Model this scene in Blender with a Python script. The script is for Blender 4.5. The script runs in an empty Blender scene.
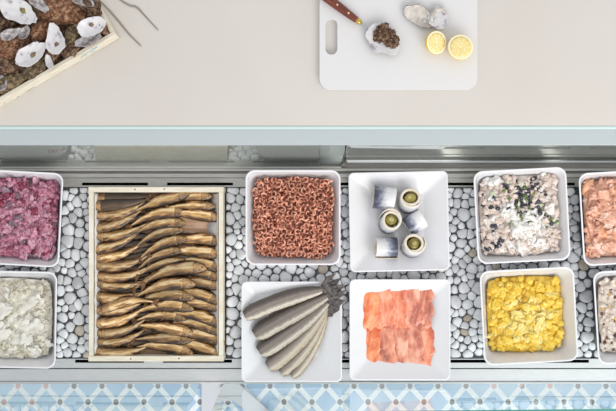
import bpy, bmesh, math, random
from mathutils import Vector, Matrix, Euler, noise
R = math.radians
rnd = random.Random(7)
SC = bpy.context.scene
COL = SC.collection
D, F = 2.0, 816.0                      # camera height over the tray, focal length in pixels (616 x 411 frame)

def k(z): return (D - z) / F
def P(px, py, z=0.0): return Vector(((px - 308) * k(z), -(py - 205.5) * k(z), z))
def lin(c):
    return tuple((v/255/12.92 if v/255 <= .04045 else ((v/255+.055)/1.055)**2.4) for v in c)

# ------------------------------------------------------------------ materials
def mat(name, c1, c2=None, scale=40, rough=.5, bump=0, bscale=None, metal=0, rand=0, detail=4, lo=.35, hi=.65,
        spec=.5, c3=None, coat=0, sss=0, stretch=None, bdist=.002):
    m = bpy.data.materials.new(name); m.use_nodes = True
    nt = m.node_tree; n = nt.nodes; l = nt.links
    b = n['Principled BSDF']
    b.inputs['Roughness'].default_value = rough; b.inputs['Metallic'].default_value = metal
    b.inputs['Specular IOR Level'].default_value = spec
    b.inputs['Coat Weight'].default_value = coat
    if sss:
        b.inputs['Subsurface Weight'].default_value = sss
        b.inputs['Subsurface Radius'].default_value = (.006, .004, .003); b.inputs['Subsurface Scale'].default_value = 1.0
    b.inputs['Base Color'].default_value = (*lin(c1), 1)
    tc = n.new('ShaderNodeTexCoord'); src = tc.outputs['Object']
    if rand:
        oi = n.new('ShaderNodeObjectInfo'); ad = n.new('ShaderNodeVectorMath'); ad.operation = 'ADD'
        ml = n.new('ShaderNodeMath'); ml.operation = 'MULTIPLY'; ml.inputs[1].default_value = 7
        l.new(oi.outputs['Random'], ml.inputs[0]); l.new(src, ad.inputs[0]); l.new(ml.outputs[0], ad.inputs[1]); src = ad.outputs[0]
    if stretch:
        mp = n.new('ShaderNodeMapping'); mp.inputs['Scale'].default_value = stretch
        l.new(src, mp.inputs['Vector']); src = mp.outputs[0]
    col = None
    if c2:
        t = n.new('ShaderNodeTexNoise'); t.inputs['Scale'].default_value = scale; t.inputs['Detail'].default_value = detail
        l.new(src, t.inputs['Vector'])
        r = n.new('ShaderNodeValToRGB'); e = r.color_ramp.elements
        e[0].position = lo; e[1].position = hi
        e[0].color = (*lin(c1), 1); e[1].color = (*lin(c2), 1)
        if c3:
            x = e.new((lo+hi)/2); x.color = (*lin(c3), 1)
        l.new(t.outputs['Fac'], r.inputs['Fac']); col = r.outputs['Color']
        l.new(col, b.inputs['Base Color'])
    if rand:
        hs = n.new('ShaderNodeHueSaturation')
        mr = n.new('ShaderNodeMapRange'); mr.inputs['To Min'].default_value = 1-rand; mr.inputs['To Max'].default_value = 1+rand
        l.new(oi.outputs['Random'], mr.inputs['Value']); l.new(mr.outputs[0], hs.inputs['Value'])
        if col: l.new(col, hs.inputs['Color'])
        else: hs.inputs['Color'].default_value = (*lin(c1), 1)
        l.new(hs.outputs[0], b.inputs['Base Color'])
    if bump:
        t2 = n.new('ShaderNodeTexNoise'); t2.inputs['Scale'].default_value = bscale or scale*2; t2.inputs['Detail'].default_value = 5
        l.new(src, t2.inputs['Vector'])
        bp = n.new('ShaderNodeBump'); bp.inputs['Strength'].default_value = bump; bp.inputs['Distance'].default_value = bdist
        l.new(t2.outputs['Fac'], bp.inputs['Height']); l.new(bp.outputs[0], b.inputs['Normal'])
    return m

def across_mat(name, stops, rough=.35, nscale=90, namp=.35, bump=.4, rand=.15, coat=.3, stretch=(1, 3, 1)):
    """skin colour across a fish, back to belly; sprat ramps also hold edge shade"""
    m = bpy.data.materials.new(name); m.use_nodes = True
    nt = m.node_tree; n = nt.nodes; l = nt.links; b = n['Principled BSDF']
    b.inputs['Roughness'].default_value = rough; b.inputs['Coat Weight'].default_value = coat; b.inputs['Coat Roughness'].default_value = .25
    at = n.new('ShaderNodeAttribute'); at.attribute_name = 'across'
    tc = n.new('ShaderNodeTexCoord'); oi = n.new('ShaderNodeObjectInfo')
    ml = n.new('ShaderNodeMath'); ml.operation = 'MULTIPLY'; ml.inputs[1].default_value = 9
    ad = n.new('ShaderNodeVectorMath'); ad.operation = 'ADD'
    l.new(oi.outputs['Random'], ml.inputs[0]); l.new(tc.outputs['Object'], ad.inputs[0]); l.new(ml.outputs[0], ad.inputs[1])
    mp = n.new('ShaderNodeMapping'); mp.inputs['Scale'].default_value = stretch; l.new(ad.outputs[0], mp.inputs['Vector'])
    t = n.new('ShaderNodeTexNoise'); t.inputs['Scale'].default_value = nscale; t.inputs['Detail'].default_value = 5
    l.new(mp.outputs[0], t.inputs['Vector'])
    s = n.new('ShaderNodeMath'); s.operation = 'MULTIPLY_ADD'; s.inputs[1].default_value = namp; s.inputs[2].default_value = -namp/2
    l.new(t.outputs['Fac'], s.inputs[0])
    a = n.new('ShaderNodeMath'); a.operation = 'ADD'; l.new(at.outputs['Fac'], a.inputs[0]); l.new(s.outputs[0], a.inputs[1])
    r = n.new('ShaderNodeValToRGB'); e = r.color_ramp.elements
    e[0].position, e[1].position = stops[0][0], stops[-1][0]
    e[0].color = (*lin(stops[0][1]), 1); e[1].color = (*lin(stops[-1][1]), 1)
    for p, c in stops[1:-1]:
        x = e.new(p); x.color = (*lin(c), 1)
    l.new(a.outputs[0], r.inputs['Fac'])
    hs = n.new('ShaderNodeHueSaturation'); mr = n.new('ShaderNodeMapRange')
    mr.inputs['To Min'].default_value = 1-rand; mr.inputs['To Max'].default_value = 1+rand
    l.new(oi.outputs['Random'], mr.inputs['Value']); l.new(mr.outputs[0], hs.inputs['Value']); l.new(r.outputs[0], hs.inputs['Color'])
    l.new(hs.outputs[0], b.inputs['Base Color'])
    if bump:
        bp = n.new('ShaderNodeBump'); bp.inputs['Strength'].default_value = bump; bp.inputs['Distance'].default_value = .002
        l.new(t.outputs['Fac'], bp.inputs['Height']); l.new(bp.outputs[0], b.inputs['Normal'])
    return m

def glass_mat(name, tint, refl=1.5):
    m = bpy.data.materials.new(name); m.use_nodes = True
    nt = m.node_tree; n = nt.nodes; l = nt.links; n.remove(n['Principled BSDF'])
    t = n.new('ShaderNodeBsdfTransparent'); t.inputs[0].default_value = (*tint, 1)
    g = n.new('ShaderNodeBsdfGlossy'); g.inputs['Roughness'].default_value = .01
    f = n.new('ShaderNodeFresnel'); f.inputs['IOR'].default_value = refl
    mx = n.new('ShaderNodeMixShader'); ge = n.new('ShaderNodeNewGeometry'); iv = n.new('ShaderNodeMath'); iv.operation = 'SUBTRACT'; iv.inputs[0].default_value = 1
    l.new(ge.outputs['Backfacing'], iv.inputs[1]); fm_ = n.new('ShaderNodeMath'); fm_.operation = 'MULTIPLY'; l.new(f.outputs[0], fm_.inputs[0]); l.new(iv.outputs[0], fm_.inputs[1])
    l.new(fm_.outputs[0], mx.inputs[0]); l.new(t.outputs[0], mx.inputs[1]); l.new(g.outputs[0], mx.inputs[2])
    l.new(mx.outputs[0], n['Material Output'].inputs['Surface'])
    return m

M = {}
M['ceramic'] = mat('white ceramic', (234, 234, 237), rough=.18, spec=.5)
M['steel'] = mat('brushed steel', (172, 171, 166), (190, 189, 184), scale=30, rough=.35, metal=.6, stretch=(1, 30, 30))
M['steel_light'] = mat('satin steel', (200, 201, 203), (212, 213, 214), scale=30, rough=.38, metal=.5, stretch=(1, 30, 30))
M['steel_dark'] = mat('dark steel', (122, 120, 116), (138, 136, 131), scale=30, rough=.35, metal=.6, stretch=(1, 30, 30))
M['panel'] = mat('polished steel panel', (196, 200, 195), rough=.06, metal=.72)
M['pan'] = mat('shaded pan steel', (105, 106, 110), rough=.5, metal=.4)
M['void'] = mat('painted slot shade', (22, 22, 24), rough=.9)
M['ledge'] = mat('frosted glass', (186, 194, 197), rough=.25, spec=.6)
M['ledge_edge'] = mat('ground glass edge', (205, 226, 224), rough=.2)
M['green'] = mat('green glass edge', (52, 140, 128), rough=.15, spec=.8)
M['glass'] = glass_mat('clear glass', (.95, .985, .98), 2.1)
M['glass_thin'] = mat('glassy joint cover', (160, 168, 165), rough=.15, metal=.3)
M['worktop'] = mat('cream laminate', (209, 202, 195), (212, 207, 201), scale=3, rough=.45)
M['board'] = mat('white polyethylene', (222, 221, 221), rough=.42)
M['cabinet'] = mat('white cabinet', (205, 208, 212), rough=.5)
M['wood'] = mat('pale poplar', (222, 212, 190), (236, 230, 214), scale=30, rough=.6, stretch=(1, 1, 6), bump=.15)
M['wood_h'] = mat('pale poplar slat', (222, 211, 188), (237, 231, 215), scale=18, rough=.6, stretch=(1.5, 8, 8), bump=.15)
M['wood_red'] = mat('stained poplar base', (196, 150, 118), (222, 190, 160), scale=16, rough=.6, stretch=(2, 8, 8))
M['paper'] = mat('greaseproof paper', (214, 208, 204), (228, 224, 220), scale=60, rough=.5, bump=.5)
M['blue_ink'] = mat('blue ink', (105, 170, 196), rough=.6)
M['pebble'] = mat('white pebble', (220, 221, 224), (238, 239, 241), scale=40, rough=.55, rand=.14, bump=.12, bscale=300)
M['pebble_tan'] = mat('beige pebble', (190, 176, 158), (210, 200, 188), scale=40, rough=.55, rand=.1)
M['sprat'] = across_mat('sprat skin with edge shade', [(.0, (30, 20, 13)), (.14, (76, 52, 30)), (.3, (142, 104, 62)), (.5, (206, 164, 102)), (.62, (238, 214, 168)), (.78, (178, 130, 74)), (.9, (98, 66, 38)), (1.0, (40, 26, 16))], rough=.3, rand=.28, namp=.85, nscale=75, stretch=(.5, 2.4, 1), bump=.5)  # dark edges paint the gap shade, cream middle a highlight, into the skin
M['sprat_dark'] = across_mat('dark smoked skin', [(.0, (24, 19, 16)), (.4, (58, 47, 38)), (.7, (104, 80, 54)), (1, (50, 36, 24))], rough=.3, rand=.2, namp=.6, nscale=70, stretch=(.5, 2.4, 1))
M['sprat_head'] = across_mat('smoked sprat head', [(.0, (36, 24, 16)), (.3, (124, 90, 54)), (.6, (196, 156, 104)), (1, (66, 44, 28))], rough=.3, namp=1.2, nscale=180, rand=.25)
M['eye'] = mat('dark fish eye', (20, 16, 14), rough=.15)
M['sprat_fin'] = mat('smoked fin', (70, 46, 26), (140, 98, 58), scale=200, rough=.5, rand=.2)
M['herring'] = across_mat('herring skin', [(.0, (108, 94, 78)), (.06, (188, 176, 158)), (.17, (222, 214, 200)), (.27, (160, 149, 138)), (.4, (132, 122, 114)), (.5, (146, 136, 126)), (.62, (108, 98, 92)), (.8, (74, 66, 62)), (1, (104, 92, 82))], rough=.3, nscale=150, namp=.16, rand=.08, bump=.2, stretch=(1, 1, 1))
M['herring_pale'] = across_mat('pale herring flank', [(.0, (120, 102, 80)), (.1, (186, 170, 146)), (.25, (210, 200, 182)), (.42, (160, 149, 137)), (.6, (136, 125, 116)), (.8, (100, 90, 83)), (1, (76, 67, 62))], rough=.3, nscale=150, namp=.16, rand=.08, bump=.2, stretch=(1, 1, 1))
M['herring_tail'] = mat('herring tail fin', (42, 39, 41), (112, 104, 100), scale=150, rough=.5)
M['skin'] = across_mat('silver herring skin', [(.0, (44, 48, 66)), (.2, (78, 84, 106)), (.4, (158, 160, 172)), (.58, (214, 214, 218)), (1, (236, 234, 232))], rough=.25, nscale=120, namp=.5, bump=.15, rand=.04, coat=.4, stretch=(1, 1, 1))
M['flesh'] = mat('pickled herring flesh', (240, 234, 224), (226, 210, 186), scale=70, rough=.4, sss=.1)
M['gherkin'] = mat('gherkin', (120, 108, 38), (172, 160, 80), scale=60, rough=.3, rand=.15)
M['gherkin_cut'] = mat('gherkin cut face', (196, 190, 130), (150, 138, 72), scale=110, rough=.3, rand=.1)
M['peel'] = mat('lemon peel', (240, 200, 52), rough=.4, bump=.25, bscale=500)
M['pith'] = mat('lemon pith', (246, 240, 208), rough=.6)
M['handle'] = mat('rosewood handle', (92, 40, 26), (128, 66, 44), scale=40, rough=.35, stretch=(1, 5, 5))
M['brass'] = mat('brass', (212, 180, 96), rough=.25, metal=.9)
M['rivet'] = mat('pale rivet', (232, 206, 186), rough=.3, metal=.4)
M['blade'] = mat('steel blade', (190, 194, 200), rough=.2, metal=.95)
def oyster_mat(name, dark, midc, light, rand):
    m = mat(name, dark, light, scale=130, rough=.6, bump=1.0, bscale=300, rand=rand, c3=midc, detail=10, lo=.36, hi=.60, bdist=.006)
    for nd in m.node_tree.nodes:
        if nd.type == 'TEX_NOISE': nd.inputs['Roughness'].default_value = .78
    return m
M['oyster'] = oyster_mat('oyster shell', (40, 26, 19), (96, 66, 46), (186, 152, 124), .3)
M['oyster_rust'] = oyster_mat('rusty oyster shell', (60, 34, 22), (142, 90, 58), (222, 178, 142), .1)
M['oyster_moss'] = oyster_mat('mossy oyster shell', (44, 34, 24), (106, 86, 58), (188, 166, 130), .15)
M['nacre'] = mat('nacre', (158, 152, 160), (222, 220, 219), scale=60, rough=.3, rand=.03, c3=(214, 212, 216), lo=.3, hi=.55)
M['nacre_grey'] = mat('grey nacre', (128, 118, 116), (204, 200, 200), scale=90, rough=.35, lo=.38, hi=.62)
M['oyster_meat'] = mat('oyster nacre cream', (222, 216, 208), (186, 178, 170), scale=60, rough=.2)
M['shell_rim'] = mat('oyster rim', (70, 58, 50), (130, 116, 104), scale=120, rough=.6, bump=.5)
M['scar'] = mat('muscle scar', (146, 122, 96), (104, 84, 68), scale=200, rough=.5, rand=.1)
M['scar_green'] = mat('olive muscle scar', (150, 138, 84), (116, 104, 62), scale=200, rough=.5)
M['strand'] = mat('grey wire', (150, 142, 134), rough=.5)

# ------------------------------------------------------------------ mesh builder
class MB:
    def __init__(s): s.v = []; s.f = []; s.m = []; s.a = []
    def vert(s, p, a=.5): s.v.append(Vector(p)); s.a.append(a); return len(s.v)-1
    def face(s, ids, m=0): s.f.append(tuple(ids)); s.m.append(m)
    def box(s, lo, hi, m=0, mtx=None):
        c = [Vector((x, y, z)) for z in (lo[2], hi[2]) for y in (lo[1], hi[1]) for x in (lo[0], hi[0])]
        i = [s.vert(mtx @ p if mtx else p) for p in c]
        for q in ((0, 2, 3, 1), (4, 5, 7, 6), (0, 1, 5, 4), (2, 6, 7, 3), (0, 4, 6, 2), (1, 3, 7, 5)): s.face([i[j] for j in q], m)
    def rings(s, rings, cap0=True, cap1=True, ms=None, att=None):
        ids = []
        for ri, r in enumerate(rings):
            ids.append([s.vert(p, att[ri][j] if att else .5) for j, p in enumerate(r)])
        n = len(ids[0])
        for a in range(len(ids)-1):
            for j in range(n):
                s.face((ids[a][j], ids[a][(j+1) % n], ids[a+1][(j+1) % n], ids[a+1][j]), ms[a] if ms else 0)
        if cap0: s.face(list(reversed(ids[0])), ms[0] if ms else 0)
        if cap1: s.face(ids[-1], ms[-1] if ms else 0)
        return ids
    def sweep(s, pts, hw, ht, n=10, m=0, up=Vector((0, 0, 1)), amap=None):
        rings, att = [], []
        for i, p in enumerate(pts):
            t = (pts[min(i+1, len(pts)-1)] - pts[max(i-1, 0)]).normalized()
            side = up.cross(t).normalized(); u = t.cross(side)
            r, a = [], []
            for j in range(n):
                w = 2*math.pi*j/n
                r.append(p + side*math.cos(w)*hw[i] + u*math.sin(w)*ht[i]); a.append(.5+.5*math.cos(w))
            rings.append(r); att.append(a)
        return s.rings(rings, ms=[m]*len(rings), att=att)
    def blob(s, c, rad, rot=None, seed=0, sub=1, amp=.25, freq=1.6, m=0):
        vs, fs = ICO[sub]
        off = Vector((seed*1.37 % 50, seed*2.11 % 50, seed*.73 % 50)); mt = (rot or Euler((0, 0, 0))).to_matrix(); b0 = len(s.v)
        for v in vs:
            d = 1 + amp*noise.noise(v*freq+off)*1.6
            s.vert(Vector(c) + mt @ Vector((v.x*rad[0]*d, v.y*rad[1]*d, v.z*rad[2]*d)))
        for f in fs: s.face([b0+q for q in f], m)
    def build(s, name, mats, parent=None, smooth=True, loc=None, rot=None, bevel=0, ang=None):
        me = bpy.data.meshes.new(name)
        me.from_pydata(s.v, [], s.f)
        if not isinstance(mats, (list, tuple)): mats = [mats]
        for q in mats: me.materials.append(q)
        me.polygons.foreach_set('material_index', s.m)
        me.polygons.foreach_set('use_smooth', [smooth]*len(s.f))
        at = me.attributes.new('across', 'FLOAT', 'POINT'); at.data.foreach_set('value', s.a)
        bm = bmesh.new(); bm.from_mesh(me); bmesh.ops.recalc_face_normals(bm, faces=bm.faces); bm.to_mesh(me); bm.free()
        if ang is not None: me.set_sharp_from_angle(angle=R(ang))
        me.update()
        o = bpy.data.objects.new(name, me); COL.objects.link(o)
        if parent: o.parent = parent
        if loc is not None: o.location = loc
        if rot is not None: o.rotation_euler = rot
        if bevel:
            bv = o.modifiers.new('edge', 'BEVEL'); bv.width = bevel; bv.segments = 3; bv.limit_method = 'ANGLE'; bv.angle_limit = R(35)
        return o
ICO = {}
for sub in (1, 2, 3, 4):
    bm = bmesh.new(); bmesh.ops.create_icosphere(bm, subdivisions=sub, radius=1)
    bm.verts.index_update()
    ICO[sub] = ([v.co.copy() for v in bm.verts], [[v.index for v in f.verts] for f in bm.faces]); bm.free()

def tag(o, label, cat, group=None, kind=None):
    o['label'] = label; o['category'] = cat
    if group: o['group'] = group
    if kind: o['kind'] = kind
    return o
def thing(name, label, cat, loc=(0, 0, 0), rot=(0, 0, 0), group=None):
    o = bpy.data.objects.new(name, None); COL.objects.link(o); o.empty_display_size = .02
    o.location = loc; o.rotation_euler = rot
    return tag(o, label, cat, group)
def dup(o, loc, rot, label=None, group=None, scale=None):
    c = o.copy(); COL.objects.link(c); c.location = loc; c.rotation_euler = rot
    if scale is not None: c.scale = (scale,)*3 if not isinstance(scale, tuple) else scale
    if label: c['label'] = label
    if group: c['group'] = group
    for ch in o.children:
        d = ch.copy(); COL.objects.link(d); d.parent = c
    return c
ORD = ['top', 'second', 'third', 'fourth', 'fifth', 'sixth', 'seventh', 'eighth', 'ninth', 'tenth', 'eleventh', 'twelfth', 'thirteenth',
       'fourteenth', 'fifteenth', 'sixteenth', 'seventeenth', 'eighteenth', 'nineteenth', 'twentieth', 'twenty-first']

def rsq(a, b, r, z, n=6):
    """rounded rectangle ring, half sizes a, b"""
    out = []
    for cx, cy, s in ((a-r, b-r, 0), (-a+r, b-r, 90), (-a+r, -b+r, 180), (a-r, -b+r, 270)):
        for i in range(n+1):
            t = R(s + 90*i/n); out.append(Vector((cx + r*math.cos(t), cy + r*math.sin(t), z)))
    return out

# ------------------------------------------------------------------ setting
def struct(o): o['kind'] = 'structure'; return o
ZF = -0.9
b = MB(); b.box((-3, -3, ZF-.05), (3, 2.5, ZF))
fm = bpy.data.materials.new('patterned blue tile'); fm.use_nodes = True
nt = fm.node_tree; n = nt.nodes; l = nt.links; bs = n['Principled BSDF']; bs.inputs['Roughness'].default_value = .35
tc = n.new('ShaderNodeTexCoord'); sx = n.new('ShaderNodeSeparateXYZ'); l.new(tc.outputs['Object'], sx.inputs[0])
def mth(op, a, bb=None, c=None):
    q = n.new('ShaderNodeMath'); q.operation = op
    for i, v in enumerate((a, bb, c)):
        if v is None: continue
        if isinstance(v, (int, float)): q.inputs[i].default_value = v
        else: l.new(v, q.inputs[i])
    return q.outputs[0]
kf = k(ZF)
u = mth('DIVIDE', mth('SUBTRACT', sx.outputs[0], (4-308)*kf), 28*kf)
v = mth('DIVIDE', mth('SUBTRACT', sx.outputs[1], -(402-205.5)*kf), 32*kf)
A_, B_ = mth('ADD', u, v), mth('SUBTRACT', u, v)
def cen(x): return mth('ABSOLUTE', mth('SUBTRACT', mth('FRACT', mth('ADD', x, .5)), .5))
da, db = cen(A_), cen(B_)
band = mth('LESS_THAN', mth('MINIMUM', da, db), .12)
dot = mth('LESS_THAN', mth('ADD', mth('POWER', da, 2), mth('POWER', db, 2)), .0175)
ns = n.new('ShaderNodeTexNoise'); ns.inputs['Scale'].default_value = 5; l.new(tc.outputs['Object'], ns.inputs['Vector'])
rp = n.new('ShaderNodeValToRGB'); rp.color_ramp.elements[0].color = (*lin((152, 188, 218)), 1); rp.color_ramp.elements[1].color = (*lin((184, 210, 229)), 1)  # blue paled to include the whitening veil of the front glass
rp.color_ramp.elements[0].position = .35; rp.color_ramp.elements[1].position = .65
l.new(ns.outputs[0], rp.inputs[0])
def mixc(f, a, c):
    q = n.new('ShaderNodeMix'); q.data_type = 'RGBA'; l.new(f, q.inputs[0])
    for i, vv in ((6, a), (7, c)):
        if isinstance(vv, tuple): q.inputs[i].default_value = (*lin(vv), 1)
        else: l.new(vv, q.inputs[i])
    return q.outputs[2]
dotc = mixc(mth('GREATER_THAN', ns.outputs[0], .6), (132, 134, 136), (208, 176, 172))
l.new(mixc(dot, mixc(band, rp.outputs[0], (232, 238, 240)), dotc), bs.inputs['Base Color'])
struct(b.build('floor', fm, smooth=False))

# worktop -------------------------------------------------------------
ZW = .135
yw = P(0, 125.5, ZW).y
b = MB(); b.box((-1.3, yw, ZW-.03), (1.3, 1.1, ZW))
tag(b.build('worktop', M['worktop'], smooth=False, bevel=.001), 'cream worktop behind the fish display, carrying the oyster crate and the white board', 'worktop')
b = MB(); b.box((-1.3, yw+.02, ZF), (1.3, 1.08, ZW-.031))
tag(b.build('base_cabinet', M['cabinet'], smooth=False), 'white cabinet under the cream worktop', 'cabinet')

# fish counter ---------------------------------------------------------
XC = 1.0
fc = thing('display_counter', 'steel refrigerated fish display counter filled with white pebbles', 'display counter', (0, 0, 0))
def Y(py, z): return P(0, py, z).y
b = MB(); b.box((-XC, Y(379, 0), ZF+.002), (XC, yw+.01, -.06)); b.build('body', M['cabinet'], fc, smooth=False)
b = MB(); b.box((-XC, Y(358.8, .012), -.006), (XC, Y(187, .012), 0)); b.build('pan', M['pan'], fc, smooth=False)
def slotted(name, py0, py1, z, slots, ps0, ps1, mtl):
    """steel strip with real slots cut through it"""
    b = MB(); y0, y1, s0, s1 = Y(py0, z), Y(py1, z), Y(ps0, z), Y(ps1, z)
    b.box((-XC, s0, z-.004), (XC, y0, z)); b.box((-XC, y1, z-.004), (XC, s1, z))
    x = -XC
    for a, c in slots:
        xa, xc = P(a, 0, z).x, P(c, 0, z).x
        b.box((x, s1, z-.004), (xa, s0, z))
        r = abs(s0-s1)/2                                         # rounded slot ends
        for xe, sg in ((xa, -1), (xc, 1)):
            for yy, qs in ((s0, 1), (s1, -1)):
                pass
        x = xc
    b.box((x, s1, z-.004), (XC, s0, z))
    return b.build(name, mtl, fc, smooth=False)
slotted('rear_slotted_strip', 178, 187, .012, [(-88, -22), (-3, 63), (82, 148), (167, 233), (252, 318), (337, 403), (422, 488), (507, 575), (594, 660)], 182.6, 185.4, M['steel'])
slotted('front_slotted_strip', 358.8, 368, .012, [(-101, -32), (-13, 56), (75, 144), (163, 232), (251, 320), (339, 408), (427, 496), (515, 589), (608, 670)], 359.6, 362.8, M['steel_light'])
b = MB(); b.box((-XC, Y(368, 0), -.055), (XC, Y(358.8, 0), -.05)); b.box((-XC, Y(187, 0), -.055), (XC, Y(178, 0), -.05))
b.box((-XC, Y(358.9, .0), -.05), (XC, Y(358.6, 0), -.007)); b.box((-XC, Y(187.2, .0), -.05), (XC, Y(186.9, 0), -.007))
b.build('slot_shade_box', M['void'], fc, smooth=False)  # near-black box added so the slots look filled with shade
b = MB(); b.box((-XC, Y(381.6, .008), -.06), (XC, Y(368.9, .008), .008)); b.build('front_ledge', M['steel_light'], fc, smooth=False, bevel=.0012)
b = MB(); b.box((-XC, Y(384, .01), -.06), (XC, Y(381.7, .01), .012)); b.build('glass_channel', M['steel_light'], fc, smooth=False, bevel=.0015)
# rear rails
b = MB()
b.box((-XC, Y(177.6, .018), -.05), (XC, Y(173.4, .018), .018), 0)
b.box((-XC, Y(173.3, .014), -.05), (XC, Y(171.2, .014), .012), 1)
b.box((-XC, Y(171.1, .022), -.05), (XC, Y(168.3, .022), .022), 0)
b.box((-XC, Y(168.2, .02), -.05), (XC, Y(160.5, .02), .016), 1)
b.build('rear_rail', [M['steel'], M['steel_dark']], fc, smooth=False, bevel=.0008)
# leaning back panels
def lean(name, x0, x1, pb, zb, pt, zt, mtl, th=.004):
    b = MB(); yb, yt = Y(pb, zb), Y(pt, zt)
    a = [(x0, yb, zb), (x1, yb, zb), (x1, yt, zt), (x0, yt, zt)]
    i = [b.vert(p) for p in a]; j = [b.vert((p[0], p[1]+th, p[2]-.001)) for p in a]
    b.face(i); b.face(j[::-1])
    for q in range(4): b.face((i[q], j[q], j[(q+1) % 4], i[(q+1) % 4]))
    return b.build(name, mtl, fc, smooth=False)
lean('rear_panel', -XC, P(319, 0, .05).x, 167.4, .023, 145.5, .118, M['panel'])
lean('rear_panel', P(346, 0, .06).x, XC, 161.6, .023, 145.5, .118, M['panel'])
b = MB(); b.box((P(347, 0, .02).x, Y(162.6, .024), .016), (XC, Y(160.8, .024), .026)); b.build('panel_trim', M['steel_light'], fc, smooth=False)
b = MB(); b.box((-XC, Y(168.2, .024), .016), (P(341, 0, .02).x, Y(166.6, .024), .026)); b.build('panel_trim', M['steel'], fc, smooth=False)
lean('joint_cover', P(319.5, 0, .05).x, P(344, 0, .05).x, 164, .023, 145.5, .116, M['glass_thin'], .003)
b = MB(); b.sweep([P(342, 165, .024), P(344, 158, .06), P(347.5, 145, .117)], [.0016]*3, [.0016]*3, 8); b.build('joint_edge', M['steel_dark'], fc)
b = MB(); b.sweep([P(319, 166, .026), P(319.3, 145.6, .119)], [.001]*2, [.001]*2, 8); b.build('joint_edge', M['steel_dark'], fc)
b = MB(); b.box((P(341, 0, .03).x, Y(166, .03), .02), (P(345.5, 0, .03).x, Y(163, .03), .03)); b.build('joint_clip', M['steel_dark'], fc, smooth=False, bevel=.001)
b = MB(); b.box((-XC, Y(145.2, .12), .108), (XC, yw-.004, .121)); b.build('glass_ledge', M['ledge'], fc, smooth=False, bevel=.0015)
b = MB(); b.box((-XC, Y(129.2, .126), .121), (XC, yw-.0005, .128)); b.build('ledge_rim', M['ledge_edge'], fc, smooth=False, bevel=.0015)
b = MB(); b.box((-XC, Y(144.6, .12)-.0006, .112), (XC, Y(144.6, .12), .1225)); 
b = MB(); b.box((-XC, yw-.012, -.06), (XC, yw-.004, .107)); b.build('rear_wall', M['steel_light'], fc, smooth=False)

# front glass -----------------------------------------------------------
def pane(label, pxa, pxb, yta, ytb, hgt):
    """upright pane, base on the channel at py 382.6; yta / ytb: where its top edge ends at either side"""
    t = thing('glass_pane', label, 'glass pane', P((pxa+pxb)/2, 382.8, .012), group='front glass panes')
    xa, xb = P(pxa, 0, 0).x, P(pxb, 0, 0).x; o = t.location
    b = MB(); th = .008; y0 = o.y
    a = [(xa, y0, .0125), (xb, y0, .0125), (xb, ytb, .012+hgt), (xa, yta, .012+hgt)]
    i = [b.vert(Vector(p)-o) for p in a]; j = [b.vert(Vector((p[0], p[1]-th, p[2]))-o) for p in a]
    b.face(i); b.face(j[::-1]); b.face((i[0], j[0], j[1], i[1])); b.face((i[2], j[2], j[3], i[3])); b.face((i[1], j[1], j[2], i[2])); b.face((i[0], i[3], j[3], j[0]))
    g = b.build('glass_sheet', M['glass'], t, smooth=False)
    b = MB(); e = .0008
    q = [Vector((xa, yta+e, .0122+hgt)), Vector((xb, ytb+e, .0122+hgt)), Vector((xb, ytb-th-e, .0122+hgt)), Vector((xa, yta-th-e, .0122+hgt))]
    lo = [b.vert(p-o) for p in q]; hi = [b.vert(p-o+Vector((0, 0, .003))) for p in q]
    b.face(lo); b.face(hi[::-1])
    for r_ in range(4): b.face((lo[r_], hi[r_], hi[(r_+1) % 4], lo[(r_+1) % 4]))
    b.build('polished_edge', M['green'], t, smooth=False)
    return t
yg = P(0, 382.8, .012).y
HG = .262
pane('right front glass pane before the plates, green polished edge showing', 224, 690, P(0, 412.5, .27).y, P(0, 407.4, .27).y, HG)
pane('left front glass pane before the crate of smoked fish', -80, 201, P(0, 414.5, .27).y, P(0, 413.5, .27).y, HG)
ZB0 = ZF+.0005
t = thing('white_shapes', 'white angled bracket lying on the blue tiles below the joint of the front glass', 'shapes', P(222, 390, ZB0))  # flat white and grey pieces added on the tiles, not a known fitting
o = t.location.copy()
p0, p1 = P(226, 381, ZB0), P(264, 415, ZB0)
d = (p1-p0).normalized(); s = Vector((-d.y, d.x, 0))*.0275
b = MB(); c = [p0+s, p0-s, p1-s, p1+s]
lo = [b.vert(Vector((q.x, q.y, ZB0+.0125))-o) for q in c]; hi = [b.vert(Vector((q.x, q.y, ZB0+.024))-o) for q in c]
b.face(lo[::-1]); b.face(hi)
for r_ in range(4): b.face((lo[r_], lo[(r_+1) % 4], hi[(r_+1) % 4], hi[r_]))
b.build('diagonal_shape', M['cabinet'], t, smooth=False)
b = MB(); b.box(P(202, 416, ZB0)-o, P(222, 381, ZB0)-o+Vector((0, 0, .012))); b.build('plate', M['cabinet'], t, smooth=False)
b = MB(); b.box(P(216, 400, ZB0)-o, P(238, 386, ZB0)-o+Vector((0, 0, .0122))); b.build('grey_shape', M['steel_light'], t, smooth=False)

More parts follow.
